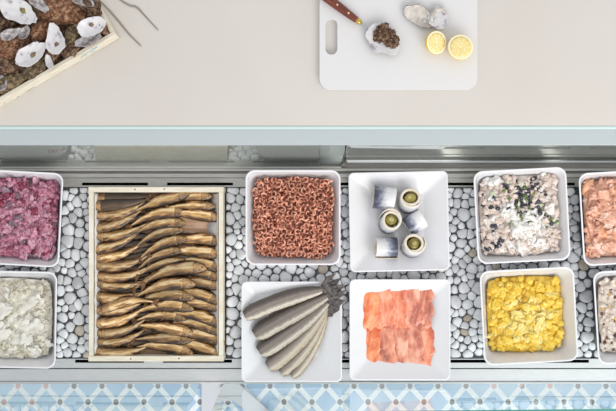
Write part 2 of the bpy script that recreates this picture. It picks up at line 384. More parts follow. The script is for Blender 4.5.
# ------------------------------------------------------------------ crockery
HB = .09
def bowl_in(z):                                   # inner half size at height z, for a rim of half size .112
    return .088 + (.1075-.088)*max(0, min(1, (z-.036)/(HB-.036)))
def bowl(label, cx, cy, size, rot):
    s = size*k(HB)/2/.112
    p = P(cx, cy, HB); p.z = 0.0005
    t = MB(); H = HB
    prof = [(.060, .0, .018), (.064, .0, .02), (.067, .004, .022), (.072, .0135, .022), (.083, .023, .022), (.092, .037, .022), (.1085, H-.004, .022), (.1118, H-.0018, .022), (.112, H-.0006, .022), (.1112, H, .0215),
            (.1088, H, .0195), (.1078, H-.0012, .019), (.1072, H-.004, .0185), (.0875, .036, .019), (.079, .0245, .02), (.069, .0165, .02), (.06, .012, .02), (.05, .011, .02)]
    t.rings([rsq(a*s, a*s, r, z, 7) for a, z, r in prof])
    o = t.build('serving_bowl', M['ceramic'], loc=p, rot=(0, 0, R(rot)), ang=50)
    tag(o, label, 'bowl', 'square white serving bowls')
    return dict(p=p, s=s, rot=R(rot))
B = {}
B['beet'] = bowl('square white bowl holding the magenta herring salad, upper left corner', 14, 218, 94.5, -3)
B['cream'] = bowl('square white bowl holding the plain creamy salad, lower left corner', 8, 319.5, 97, -1)
B['shrimp'] = bowl('square white bowl full of small brown shrimps', 293, 217.5, 95, 0)
B['olive'] = bowl('square white bowl holding the seafood salad with black and green bits', 522, 215.5, 93, 3)
B['curry'] = bowl('square white bowl holding the yellow curry salad', 529, 316, 94.5, 3)
B['salmon'] = bowl('square white bowl holding the pink salmon salad at the right edge', 627.5, 217, 93, 3.5)
B['grain'] = bowl('square white bowl holding the speckled pale salad, lower right corner', 642, 315.5, 93, 3.5)

HP = .042
def plate(label, cx, cy, size, rot):
    s = size*k(HP)/2/.118; p = P(cx, cy, HP); p.z = 0.0005
    t = MB()
    prof = [(.045, .0, .012), (.051, .0, .014), (.056, .004, .016), (.1165, HP-.0035, .013), (.118, HP-.0018, .013), (.1178, HP-.0004, .013), (.1165, HP, .012),
            (.1145, HP-.0004, .011), (.1125, HP-.0022, .010), (.066, .0125, .008), (.063, .0112, .010), (.050, .011, .012)]
    t.rings([rsq(a*s, a*s, r, z, 7) for a, z, r in prof])
    o = t.build('square_plate', M['ceramic'], loc=p, rot=(0, 0, R(rot)), ang=25)
    tag(o, label, 'plate', 'square white plates')
    return dict(p=p, s=s, rot=R(rot))
PL = {}
PL['rollmop'] = plate('square white plate holding the six rollmops', 399, 221.5, 99.5, 1.2)
PL['herring'] = plate('square white plate holding the fan of whole herrings', 291.7, 331.8, 100.5, 0)
PL['salmon'] = plate('square white plate holding the orange smoked salmon slices', 400, 329.8, 101, 0)

# ------------------------------------------------------------------ salads
def field(key, z0, dome, amp, freq, seed, a_scale=.985, sink=.006):
    bw = B[key]; ox = seed*3.1
    a = bowl_in(z0)*bw['s']*a_scale
    def h(x, y):
        e = max(abs(x), abs(y))/a
        q = Vector((x*freq+ox, y*freq, seed))
        return z0 + dome*(1-(x*x+y*y)/(2*a*a)) - sink*max(0, e-.75)/.25 + amp*noise.noise(q) + amp*.5*noise.noise(q*2.3)
    return a, h
def mound(b, a, h, N=44, zb=.024, r=.02, m=0):
    """solid mound: grid top inside a rounded square plus a wall going down"""
    def sq(x, y):                      # square -> rounded square
        e = 1 - .10*(x*x*y*y)
        return x*a*e, y*a*e
    g = [[None]*(N+1) for _ in range(N+1)]
    for i in range(N+1):
        for j in range(N+1):
            x, y = sq(2*i/N-1, 2*j/N-1)
            g[i][j] = b.vert((x, y, h(x, y)))
    for i in range(N):
        for j in range(N): b.face((g[i][j], g[i+1][j], g[i+1][j+1], g[i][j+1]), m)
    ring = [g[i][0] for i in range(N)] + [g[N][j] for j in range(N)] + [g[i][N] for i in range(N, 0, -1)] + [g[0][j] for j in range(N, 0, -1)]
    low = [b.vert((b.v[q].x*.72, b.v[q].y*.72, zb)) for q in ring]
    nn = len(ring)
    for q in range(nn): b.face((ring[q], low[q], low[(q+1) % nn], ring[(q+1) % nn]), m)
    b.face(low, m)
def scatter(b, a, h, n_, rmin, rmax, flat, seed, m=0, where=None, sub=1, amp=.3, lift=.25, edge=.93, elong=1.4, tilt=.5, spread=None):
    q = random.Random(seed); c = 0; tries = 0
    while c < n_ and tries < n_*40:
        tries += 1
        x, y = q.uniform(-1, 1)*a*edge, q.uniform(-1, 1)*a*edge
        if where and q.random() > where(x/a, y/a): continue
        r = q.uniform(rmin, rmax)
        lim = a - r*1.1
        x = max(-lim, min(lim, x)); y = max(-lim, min(lim, y))
        if x*x+y*y > (a*1.28)**2: continue
        e = Euler((q.uniform(-tilt, tilt), q.uniform(-tilt, tilt), q.uniform(0, 6.28)))
        b.blob((x, y, h(x, y)+r*flat*lift), (r*q.uniform(.9, elong), r, r*flat), e, seed=q.randint(0, 999), sub=sub, amp=amp, m=m)
        c += 1
def salad(name, key, label, cat, mats, fill):
    bw = B[key]; b = MB(); parts = fill(b)
    o = b.build(name, mats, loc=bw['p'], rot=(0, 0, bw['rot']))
    tag(o, label, cat, kind='stuff')
    for nm, mb, mt, lb in parts or []:
        c = mb.build(nm, mt, o); c['kind'] = 'stuff'
        if lb: c['label'] = lb
    return o
def gauss(cx, cy, s): return lambda x, y: math.exp(-((x-cx)**2+(y-cy)**2)/(2*s*s))

M['beet_a'] = mat('beet dressing', (120, 58, 78), (210, 156, 174), scale=120, rough=.25, detail=6, bump=.5, bscale=120, c3=(178, 98, 124))
M['beet_b'] = mat('beet stained herring', (136, 72, 92), (208, 142, 164), scale=140, rough=.22)
M['beet_c'] = mat('pale beet cream', (216, 172, 188), (182, 118, 142), scale=140, rough=.3)
M['beet_d'] = mat('dark beet cube', (104, 34, 54), (156, 60, 84), scale=60, rough=.2)
M['beet_e'] = mat('grey herring skin', (112, 92, 104), (152, 122, 138), scale=60, rough=.25)
def f_beet(b):
    a, h = field('beet', .060, .014, .010, 42, 3)
    mound(b, a, h)
    scatter(b, a, h, 150, .004, .0105, .5, 11, 1, elong=2.2, sub=3, amp=.75, tilt=.8)
    scatter(b, a, h, 120, .0035, .010, .45, 12, 2, elong=2.2, sub=3, amp=.75, tilt=.8, where=lambda x, y: .25+gauss(.1, -.25, .5)(x, y))
    scatter(b, a, h, 22, .006, .011, .6, 13, 3, sub=2, where=lambda x, y: .3+.7*(y > 0))
    scatter(b, a, h, 44, .004, .009, .4, 14, 4, elong=2, sub=3, amp=.7, tilt=.8)
salad('beetroot_salad', 'beet', 'magenta beetroot and herring salad in the upper left bowl', 'salad', [M['beet_a'], M['beet_b'], M['beet_c'], M['beet_d'], M['beet_e']], f_beet)

M['cream_a'] = mat('white dressing', (224, 220, 208), (206, 200, 182), scale=60, rough=.3, bump=.5, bscale=110, lo=.4, hi=.72)
M['cream_b'] = mat('dressed chunk', (208, 201, 184), (226, 220, 206), scale=50, rough=.3)
M['cream_c'] = mat('pale green chunk', (184, 176, 154), (206, 197, 172), scale=50, rough=.35)
M['cream_d'] = mat('glossy cream', (228, 225, 215), rough=.25)
def f_cream(b):
    a, h0 = field('cream', .056, .018, .006, 46, 5)
    def h(x, y): return h0(x, y) + .006*abs(noise.noise(Vector((x*60+y*20, y*90, 4)))) + .0018*noise.noise(Vector((x*260, y*260, 1)))
    mound(b, a, h, N=90)
    scatter(b, a, h, 90, .003, .008, .5, 21, 1, sub=3, amp=.7, lift=-.1, where=lambda x, y: .1+.9*(x*x+y*y > .3))
    scatter(b, a, h, 190, .002, .0055, .7, 22, 2, sub=2, amp=.6, lift=0, where=lambda x, y: .15+.85*(max(abs(x), abs(y)) > .62))
    scatter(b, a, h, 34, .007, .016, .26, 23, 3, sub=3, elong=2.4, amp=.6, lift=-.7, where=gauss(.05, -.12, .42))
salad('creamy_salad', 'cream', 'off-white creamy salad with a glossy centre in the lower left bowl', 'salad', [M['cream_a'], M['cream_b'], M['cream_c'], M['cream_d']], f_cream)

M['ol_a'] = mat('seafood dressing', (222, 214, 206), (202, 188, 176), scale=45, rough=.3, bump=.4, bscale=120)
M['ol_b'] = mat('peeled prawn', (206, 184, 170), (228, 216, 207), scale=130, rough=.3)
M['ol_c'] = mat('white dressing dollop', (238, 236, 234), (228, 222, 214), scale=50, rough=.22)
M['ol_d'] = mat('black olive', (36, 38, 50), (70, 72, 86), scale=90, rough=.25)
M['ol_e'] = mat('chopped green herb', (66, 88, 34), (128, 146, 72), scale=120, rough=.4)
M['ol_f'] = mat('celery slice', (188, 196, 168), (214, 220, 196), scale=60, rough=.35)
def f_olive(b):
    a, h = field('olive', .066, .010, .007, 50, 8)
    mound(b, a, h)
    scatter(b, a, h, 200, .004, .0088, .75, 31, 1, sub=3, elong=1.6, amp=.55, where=lambda x, y: .25+.75*(x*x+y*y > .22))
    scatter(b, a, h, 110, .005, .013, .4, 32, 2, sub=3, elong=1.8, amp=.65, where=lambda x, y: gauss(.12, -.2, .38)(x, y)+.1)
    b2, b3, b4 = MB(), MB(), MB()
    wh = lambda x, y: min(1, gauss(-.62, -.55, .16)(x, y)+gauss(.5, -.1, .14)(x, y)+gauss(-.8, .42, .16)(x, y)+gauss(-.1, .55, .2)(x, y)+gauss(.3, .85, .12)(x, y)+gauss(.1, .2, .2)(x, y)+gauss(.45, .6, .12)(x, y)+.03)
    scatter(b2, a, h, 130, .0026, .0062, .7, 33, sub=2, lift=1.0, where=wh, amp=.4)
    wg = lambda x, y: min(1, gauss(.12, .35, .2)(x, y)+gauss(-.05, .55, .16)(x, y)+gauss(.75, -.2, .13)(x, y)+gauss(.2, -.02, .13)(x, y)+gauss(0, -.35, .1)(x, y))
    scatter(b3, a, h, 90, .0022, .005, .4, 34, sub=2, lift=2.2, where=wg, elong=2.4, tilt=.8)
    scatter(b4, a, h, 26, .004, .008, .35, 35, sub=2, lift=1.5, elong=2, where=lambda x, y: gauss(-.3, .6, .3)(x, y)+gauss(0, -.1, .3)(x, y))
    return [('olive_bits', b2, M['ol_d'], 'small black chopped pieces'), ('chopped_herbs', b3, M['ol_e'], 'chopped green herbs'), ('celery_bits', b4, M['ol_f'], 'pale green slices')]
salad('seafood_salad', 'olive', 'white seafood salad with black bits and green herbs, right of the rollmops', 'salad', [M['ol_a'], M['ol_b'], M['ol_c']], f_olive)

M['cu_a'] = mat('curry dressing', (222, 176, 44), (244, 212, 96), scale=80, rough=.3, bump=.4, bscale=100)
M['cu_b'] = mat('curried chunk', (228, 184, 50), (246, 216, 96), scale=110, rough=.3)
M['cu_c'] = mat('light curry cream', (244, 226, 146), (236, 210, 112), scale=50, rough=.25)
M['cu_d'] = mat('dark curry chunk', (206, 158, 40), (226, 182, 62), scale=60, rough=.35)
def f_curry(b):
    a, h = field('curry', .050, .014, .009, 38, 13)
    mound(b, a, h)
    scatter(b, a, h, 170, .006, .0105, .7, 41, 1, sub=3, elong=1.4, amp=.4, lift=.15, where=lambda x, y: .2+.8*(x*x+y*y > .28))
    scatter(b, a, h, 170, .003, .009, .4, 42, 2, sub=3, elong=2.2, amp=.6, lift=.5, where=lambda x, y: gauss(.15, -.3, .4)(x, y)+.05)
    scatter(b, a, h, 60, .0035, .008, .6, 43, 3, sub=2, elong=1.5, where=lambda x, y: .3+.7*(max(abs(x), abs(y)) > .7))
salad('curry_salad', 'curry', 'chunky yellow curry salad in the bowl right of the pebbles', 'salad', [M['cu_a'], M['cu_b'], M['cu_c'], M['cu_d']], f_curry)

M['sa_a'] = mat('salmon dressing', (204, 142, 116), (230, 186, 162), scale=40, rough=.3, bump=.5, bscale=100)
M['sa_b'] = mat('salmon flake', (216, 150, 122), (238, 196, 172), scale=90, rough=.35, stretch=(1, 4, 1))
M['sa_c'] = mat('pale salmon cream', (236, 204, 186), rough=.3)
M['sa_d'] = mat('orange salmon flake', (224, 156, 112), (238, 192, 154), scale=60, rough=.3)
def f_salmon(b):
    a, h = field('salmon', .062, .012, .010, 34, 17)
    mound(b, a, h)
    scatter(b, a, h, 120, .006, .014, .32, 51, 1, sub=3, elong=2.1, amp=.6, tilt=.8)
    scatter(b, a, h, 80, .003, .009, .4, 52, 2, sub=3, elong=1.9, amp=.6)
    scatter(b, a, h, 24, .008, .015, .3, 53, 3, sub=2, elong=1.6)
salad('salmon_salad', 'salmon', 'pink flaked salmon salad in the upper right corner bowl', 'salad', [M['sa_a'], M['sa_b'], M['sa_c'], M['sa_d']], f_salmon)

M['gr_a'] = mat('pale grain salad', (222, 210, 198), (206, 190, 174), scale=50, rough=.4, bump=.5, bscale=120)
M['gr_b'] = mat('grain', (230, 220, 210), (212, 196, 182), scale=80, rough=.35)
M['gr_c'] = mat('red brown bit', (126, 74, 58), (96, 60, 52), scale=80, rough=.35)
M['gr_d'] = mat('corn', (222, 186, 96), rough=.3)
def f_grain(b):
    a, h = field('grain', .060, .012, .006, 50, 23)
    mound(b, a, h)
    scatter(b, a, h, 330, .0035, .0068, .8, 61, 1, sub=2, elong=1.5)
    b2, b3, b4 = MB(), MB(), MB()
    scatter(b2, a, h, 55, .0022, .0042, .7, 62, sub=2, lift=1.2)
    scatter(b3, a, h, 40, .0028, .005, .7, 63, sub=2, lift=1)
    scatter(b4, a, h, 45, .002, .0038, .7, 64, sub=2, lift=1.3)
    return [('pepper_bits', b2, M['gr_c'], 'dark red chopped bits'), ('corn_kernels', b3, M['gr_d'], 'yellow corn bits'), ('olive_bits', b4, M['ol_d'], 'black chopped bits')]
salad('grain_salad', 'grain', 'pale salad speckled black, red and yellow in the lower right corner bowl', 'salad', [M['gr_a'], M['gr_b']], f_grain)

# ------------------------------------------------------------------ shrimps
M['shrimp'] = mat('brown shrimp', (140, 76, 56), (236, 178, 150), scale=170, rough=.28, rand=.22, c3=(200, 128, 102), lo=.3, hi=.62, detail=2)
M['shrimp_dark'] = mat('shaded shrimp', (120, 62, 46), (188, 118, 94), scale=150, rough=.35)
def shrimp_mesh(b, seed, mtx=None, m=0):
    q = random.Random(seed); n_ = 11; arc = R(q.uniform(215, 275)); rr = q.uniform(.0056, .0068)
    pts, hw, ht = [], [], []
    for i in range(n_):
        t = i/(n_-1); w = -arc/2 + arc*t; r_ = rr*(1 - .18*t)
        p = Vector((math.cos(w)*r_, math.sin(w)*r_, .0015*math.sin(t*5+seed)))
        pts.append(mtx @ p if mtx else p)
        base = .0024*(min(1, .35+t*4) if t < .2 else (1.12 - .75*(t-.2)/.8))
        base *= 1 + .10*(i % 2)
        hw.append(base); ht.append(base*.95)
    b.sweep(pts, hw, ht, 7, m, up=(mtx.to_3x3() @ Vector((0, 0, 1))) if mtx else Vector((0, 0, 1)))
    # fan of the tail
    e, t = pts[-1], (pts[-1]-pts[-2]).normalized()
    b.sweep([e, e+t*.0018, e+t*.0035], [.001, .0022, .0010], [.0006, .0005, .0003], 6, m, up=(mtx.to_3x3() @ Vector((0, 0, 1))) if mtx else Vector((0, 0, 1)))
a, h = field('shrimp', .068, .015, .006, 40, 31)
bw = B['shrimp']; Mx = Matrix.Translation(bw['p']) @ Matrix.Rotation(bw['rot'], 4, 'Z')
q = random.Random(5)
spots = []
G = 17
for i in range(G):
    for j in range(G):
        x = ((i+.5+q.uniform(-.35, .35))/G*2-1)*a*.95; y = ((j+.5+q.uniform(-.35, .35))/G*2-1)*a*.95
        if abs(x) > a*.86 and abs(y) > a*.86: continue
        spots.append((x, y))
q.shuffle(spots)
protos = []
for s_ in range(5):
    b = MB(); shrimp_mesh(b, 100+s_)
    protos.append(b)
first = []
for i, (x, y) in enumerate(spots[:290]):
    lim = a - .0075; x = max(-lim, min(lim, x)); y = max(-lim, min(lim, y))
    loc = Mx @ Vector((x, y, h(x, y)+.004+q.uniform(0, .0035)))
    rot = Euler((q.uniform(-.55, .55), q.uniform(-.55, .55), q.uniform(0, 6.28)))
    if i < 5:
        o = protos[i].build('brown_shrimp', M['shrimp'], loc=loc, rot=rot); first.append(o)
        tag(o, 'small curled brown shrimp among the pile in the square white bowl', 'shrimp', 'brown shrimps in the bowl')
    else: dup(first[i % 5], loc, rot, scale=q.uniform(.9, 1.12))
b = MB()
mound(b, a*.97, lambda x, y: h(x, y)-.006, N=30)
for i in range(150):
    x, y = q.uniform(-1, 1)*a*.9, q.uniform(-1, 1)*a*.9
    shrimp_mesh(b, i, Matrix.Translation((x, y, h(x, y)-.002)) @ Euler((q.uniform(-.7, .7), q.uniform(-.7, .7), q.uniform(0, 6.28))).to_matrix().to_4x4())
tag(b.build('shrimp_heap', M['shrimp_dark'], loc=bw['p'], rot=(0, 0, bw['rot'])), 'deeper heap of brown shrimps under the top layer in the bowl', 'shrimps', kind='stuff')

# ------------------------------------------------------------------ smoked fish crate
ZR = .052
c0, c1 = P(88.3, 361.4, ZR), P(223.6, 187, ZR)
cx, cy = (c0.x+c1.x)/2, (c0.y+c1.y)/2; hx, hy = (c1.x-c0.x)/2, (c1.y-c0.y)/2
t = thing('wooden_crate', 'shallow pale wooden crate filled with rows of smoked fish', 'crate', (cx, cy, 0.0004))
th = .0125
b = MB(); b.box((-hx+.001, -hy+.001, .0005), (hx-.001, hy-.001, .014)); b.build('base_board', M['wood_red'], t, smooth=False)
for sgn in (-1, 1):
    b = MB(); b.box((-hx, sgn*hy-(th if sgn > 0 else 0), .0005), (hx, sgn*hy+(th if sgn < 0 else 0), ZR)); b.build('end_wall', M['wood_h'], t, smooth=False, bevel=.0008)
    b = MB(); x = sgn*(hx-.0065); b.box((x-.0055, -hy+th, .0005), (x+.0055, hy-th, ZR-.001)); b.build('side_wall', M['wood'], t, smooth=False, bevel=.0008)
b = MB()
for x, y in ((-.06, -hy+.006), (.055, -hy+.007), (-.05, hy-.006), (.02, hy-.005)): b.blob((x, y, ZR), (.0022, .0018, .0004), sub=2)
b.build('knot', M['sprat_fin'], t)
# paper liner along the long sides, crumpled
for sgn in (-1, 1):
    b = MB(); N = 60; rows = []
    for i in range(N+1):
        y = -hy+th+.003 + (2*hy-2*th-.006)*i/N
        w = noise.noise(Vector((y*55, sgn*3.3, 0))); w2 = noise.noise(Vector((y*120, sgn*9.3, 2)))
        xin = hx-.0125
        rows.append([b.vert((sgn*(xin-.0012-.001*abs(w2)), y, ZR-.004+.004*w)), b.vert((sgn*(xin-.004-.004*abs(w)), y, .036)), b.vert((sgn*(xin-.010+.005*w2), y, .026)), b.vert((sgn*(xin-.03), y, .0152))])
    for i in range(N):
        for j in range(3): b.face((rows[i][j], rows[i+1][j], rows[i+1][j+1], rows[i][j+1]))
    o = b.build('paper_liner', M['paper'], loc=(cx, cy, 0))
    sd = o.modifiers.new('thick', 'SOLIDIFY'); sd.thickness = .0004
    tag(o, 'crumpled whitish paper along the %s side of the smoked fish crate' % ('left' if sgn < 0 else 'right'), 'paper')

def sprat(L, W, curve, dark=False):
    """root mesh is the trunk; head and tail fin are parts; head at +x"""
    def spine(t):                            # t 0 tail root .. 1 nose
        return Vector(((t-.45)*L*.9, curve*((2*t-1)**2-.35), 0))
    prof = [(0, .20), (.1, .30), (.25, .58), (.45, .92), (.6, 1), (.75, .97), (.8, .95), (.86, .86), (.93, .62), (.98, .36), (1.0, .12)]
    def w(t):
        for (a0, b0), (a1, b1) in zip(prof, prof[1:]):
            if t <= a1: return b0+(b1-b0)*(t-a0)/(a1-a0)
        return .1
    def seg(ts):
        b = MB(); p = [spine(x) for x in ts]; b.sweep(p, [w(x)*W for x in ts], [w(x)*W*.62 for x in ts], 12); return b
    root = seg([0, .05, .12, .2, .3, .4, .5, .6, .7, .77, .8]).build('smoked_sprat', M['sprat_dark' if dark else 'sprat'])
    hd = seg([.79, .82, .86, .9, .94, .98, 1.0])
    hd.build('head', M['sprat_head'], root)
    b = MB(); e = spine(.935); b.blob((e.x, e.y+W*.16, W*.36), (W*.11, W*.11, W*.05), sub=1, amp=0); b.build('eye', M['eye'], root)
    b = MB(); e = spine(0); d = (spine(0)-spine(.05)).normalized(); s = Vector((-d.y, d.x, 0))
    pts = [e+s*W*.2, e-s*W*.2, e+d*L*.05-s*W*.55, e+d*L*.12-s*W*.8, e+d*L*.065, e+d*L*.12+s*W*.8, e+d*L*.05+s*W*.55]
    up = Vector((0, 0, .0007))
    lo = [b.vert(x-up) for x in pts]; hi = [b.vert(x+up) for x in pts]
    for tri in ((0, 1, 4), (1, 2, 4), (2, 3, 4), (0, 4, 6), (4, 5, 6)):
        b.face([lo[i] for i in reversed(tri)]); b.face([hi[i] for i in tri])
    for i in range(7): b.face((lo[i], lo[(i+1) % 7], hi[(i+1) % 7], hi[i]))
    b.build('tail_fin', M['sprat_fin'], root, smooth=False)
    return root
LS, WS = .150, .0160
SP = {}
for nm, cv in (('smile', .015), ('frown', -.015), ('flat', -.005)): SP[nm] = [sprat(LS, WS, cv), False]
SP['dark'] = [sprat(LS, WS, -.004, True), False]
def place_sprat(kind, px, py, ang, z, label, flip=False, roll=0, sc=1.0):
    o, used = SP[kind]
    rot = Euler((R(roll), 0, R(ang + (180 if flip else 0))))
    loc = P(px, py, z)
    if not used:
        SP[kind][1] = True; o.location = loc; o.rotation_euler = rot; o.scale = (sc,)*3
        tag(o, label, 'smoked fish', 'smoked sprats in the crate'); return o
    return dup(o, loc, rot, label, 'smoked sprats in the crate', sc)
q = random.Random(12)
# middle column first (its tails run under the left column)
def col(n_, x, y0, y1, kind, ang, flip, z, lab, roll, jx=3):
    for i in range(n_):
        f = i/(n_-1); yy = y0+(y1-y0)*f
        a_ = ang(f)+q.uniform(-6, 6)
        place_sprat(kind if q.random() > .12 else 'flat', x(f)+q.uniform(-jx, jx), yy+q.uniform(-1, 1), a_, z+.0012*(i % 2)+q.uniform(0, .002),
                    lab % (ORD[i] if i else 'topmost', ''), flip, roll+q.uniform(-12, 12), q.uniform(.86, 1.06))
# heads at the left: flip turns the head (local +x) to -x; a flipped 'frown' looks like a smile
for i in range(34):  # hidden dark layer added so the gaps between the fish look dark
    f = (i//2)/16; side_ = i % 2
    place_sprat('dark', (130 if side_ == 0 else 174)+q.uniform(-4, 4), 209+132*f+q.uniform(-2, 2) if side_ == 0 or f > .22 else 208+4*f, 5+q.uniform(-9, 9), .0215, 'dark smoked sprat added under the columns in the crate to darken the gaps', side_ == 0, q.uniform(-8, 8), .98)
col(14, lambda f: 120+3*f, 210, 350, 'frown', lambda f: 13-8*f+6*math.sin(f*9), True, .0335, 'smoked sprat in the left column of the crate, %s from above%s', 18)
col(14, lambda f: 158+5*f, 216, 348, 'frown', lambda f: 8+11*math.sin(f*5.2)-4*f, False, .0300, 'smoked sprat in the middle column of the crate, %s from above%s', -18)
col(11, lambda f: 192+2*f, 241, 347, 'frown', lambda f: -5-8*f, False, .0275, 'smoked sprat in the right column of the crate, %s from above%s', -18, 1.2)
SP['dark'][1] = True
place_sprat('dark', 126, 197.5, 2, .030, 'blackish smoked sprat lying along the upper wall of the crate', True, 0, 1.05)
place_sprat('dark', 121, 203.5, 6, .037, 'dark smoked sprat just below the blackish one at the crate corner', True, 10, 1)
place_sprat('flat', 160, 201.5, 18, .038, 'slanting golden smoked sprat below the crate upper wall', False, 0, 1)
place_sprat('flat', 183, 196.8, 2, .029, 'smoked sprat lying along the upper wall near the right corner of the crate', False, 0, .95)
place_sprat('flat', 190, 206, 0, .034, 'silvery smoked sprat above the bare patch of the crate', False, 0, .82)
place_sprat('flat', 192, 214.5, -6, .034, 'stout smoked sprat bordering the bare patch of the crate', False, 0, .98)
place_sprat('frown', 172, 272, 12, .042, 'large smoked sprat lying across the middle column of the crate', False, -6, 1.12)
place_sprat('frown', 163, 287, 11, .041, 'smoked sprat lying askew across the middle of the crate', False, -6, 1.05)
place_sprat('smile', 128, 303, 12, .041, 'smoked sprat lying loose across the left column of the crate', True, 6, .98)

# ------------------------------------------------------------------ herrings
def herring(pts, w, zs, label, mtl, tail):
    """pts: pixel spine from cut head end to tail root; zs: heights there; tail: pixel tips"""
    n_ = 18; z, zt = zs[1], zs[2]
    def bez(p, t): return (1-t)**2*p[0]+2*t*(1-t)*p[1]+t*t*p[2]
    px_, py_ = [p[0] for p in pts], [p[1] for p in pts]
    org = P(bez(px_, .4), bez(py_, .4), z)
    o3, hw, ht = [], [], []
    for i in range(n_):
        t = i/(n_-1)
        o3.append(P(bez(px_, t), bez(py_, t), bez(zs, t))-org)
        pr = (.62 if i == 0 else .88 if i == 1 else 1.0 if t < .5 else 1-.58*((t-.5)/.5)**2) * (1+.012*math.sin(i*2.3+w))
        hw.append(w*k(z)/2*pr); ht.append(.0062*(.7 if i == 0 else 1)*(1-.55*t))
    b = MB(); b.sweep(o3, hw, ht, 16, up=Vector((-.16, .24, 1)).normalized())
    root = b.build('whole_herring', mtl, loc=org)
    tag(root, label, 'herring', 'herrings on the plate')
    e = o3[-1]; up = Vector((0, 0, .0007)); tips = [P(x, y, zt+.002)-org for x, y in tail]
    d = (tips[0]+tips[-1])/2-e; s = Vector((-d.y, d.x, 0)).normalized()*hw[-1]*1.1
    if (tips[0]-e).dot(s) < 0: s = -s
    mid = e+d*.45
    poly = [e+s, tips[0]*.55+e*.45+s*1.3, tips[0], mid+s*.4, e+d*.85, mid-s*.4, tips[-1], tips[-1]*.55+e*.45-s*1.3, e-s]
    b = MB(); lo = [b.vert(x-up) for x in poly]; hi = [b.vert(x+up) for x in poly]
    for f in ((0, 1, 2, 3), (0, 3, 5, 8), (3, 4, 5), (5, 6, 7, 8)):
        b.face([hi[i] for i in f]); b.face([lo[i] for i in reversed(f)])
    for i in range(9): b.face((lo[i], lo[(i+1) % 9], hi[(i+1) % 9], hi[i]))
    b.build('tail_fin', M['herring_tail'], root, smooth=False)
herring([(244.5, 316), (284, 296), (322, 290)], 17, (.050, .044, .052), 'uppermost herring of the fan, dark back with a pale belly stripe', M['herring'], [(336, 273), (344, 284)])
herring([(254.5, 335), (290, 313), (327, 296)], 20, (.042, .037, .048), 'second herring of the fan, broad and taupe grey', M['herring'], [(342, 277), (346, 290)])
herring([(259, 352), (294, 330), (327, 302)], 20, (.037, .031, .043), 'third herring of the fan, in the middle of the plate', M['herring'], [(345, 286), (345, 300)])
herring([(268, 367), (299, 345), (326, 307)], 18, (.034, .025, .038), 'fourth herring of the fan, pale greyish flank', M['herring_pale'], [(344, 291), (342, 307)])
herring([(281, 373), (307, 353), (326, 311)], 14, (.038, .020, .034), 'fifth herring of the fan, narrow and partly covered', M['herring_pale'], [(338, 298), (338, 309)])
herring([(292, 376), (314, 355), (326, 315)], 11, (.0415, .0165, .030), 'lowest herring of the fan, a thin cream strip', M['herring_pale'], [(334, 303), (339, 312)])

# ------------------------------------------------------------------ rollmops
def rollmop(label, px, py, zc, axis, spin, r=.0285, hgt=.052, cut=True, flipz=False):
    t = thing('rollmop', label, 'rollmop', (0, 0, 0), group='rollmops on the square plate')
    z_ = Vector(axis).normalized(); qt = z_.to_track_quat('Z', 'Y')
    t.rotation_mode = 'XYZ'; t.rotation_euler = (qt @ Euler((0, 0, R(spin))).to_quaternion()).to_euler()
    t.location = P(px, py, zc)
    b = MB(); N = 54; turns = 1.42; thk = .0062
    H = [-.5, -.47, -.25, 0, .25, .47, .5]
    O, I = [], []
    for i in range(N+1):
        f = i/N; w = 2*math.pi*turns*f; ro = r*(.70+.30*f)*(1+.03*math.sin(w*2+spin))
        tk = thk*(min(1, .25+f*6, .25+(1-f)*6))
        o_, i_ = [], []
        for hh in H:
            bulge = 1-.12*max(0, abs(hh)-.35)
            zz = hh*hgt*(1+.04*math.sin(w+spin))
            av = .5+hh*(-1 if flipz else 1)
            o_.append(b.vert((ro*bulge*math.cos(w), ro*bulge*math.sin(w), zz), av)); i_.append(b.vert(((ro-tk)*math.cos(w), (ro-tk)*math.sin(w), zz), av))
        O.append(o_); I.append(i_)
    for i in range(N):
        for j in range(6):
            b.face((O[i][j], O[i+1][j], O[i+1][j+1], O[i][j+1]), 0); b.face((I[i][j], I[i][j+1], I[i+1][j+1], I[i+1][j]), 1)
        b.face((O[i][6], O[i+1][6], I[i+1][6], I[i][6]), 1); b.face((O[i][0], I[i][0], I[i+1][0], O[i+1][0]), 1)
    for e in (0, N):
        for j in range(6): b.face((O[e][j], O[e][j+1], I[e][j+1], I[e][j]), 1)
    b.build('herring_fillet', [M['skin'], M['flesh']], t)
    b = MB(); rg = r*.45
    prof = [(.6, -.46), (1, -.4), (1.04, 0), (1, .36), (.85, .44), (.45, .49)]
    b.rings([[Vector((rg*a_*math.cos(2*math.pi*j/16)*(1.12), rg*a_*math.sin(2*math.pi*j/16), zz*hgt)) for j in range(16)] for a_, zz in prof], ms=[0, 0, 0, 0, 0, 1])
    b.build('gherkin', [M['gherkin'], M['gherkin_cut']], t)
    return t
zu = .0122+.031
rollmop('upright rollmop at the upper right of the plate, gherkin showing', 409.5, 200.5, zu, (.02, .30, 1), 20)
rollmop('upright rollmop at the left centre of the plate, round green gherkin showing', 389.5, 222, zu, (.10, .26, 1), 200)
rollmop('upright rollmop at the lower right of the plate, large gherkin showing', 412.5, 245.5, zu, (.08, .28, 1), 80)
rollmop('rollmop on its side at the upper left of the plate, dark skin at left', 384, 197.5, .0122+.0288, (1, -.12, 0), 40)
rollmop('rollmop on its side right of centre, tilted between two upright ones', 414.5, 222.5, .0122+.0258, (.8, .5, 0), 40, r=.0255, hgt=.046)
rollmop('rollmop on its side at the lower left of the plate, dark skin at right', 386.5, 247.5, .0122+.0288, (-1, .0, 0), 220)

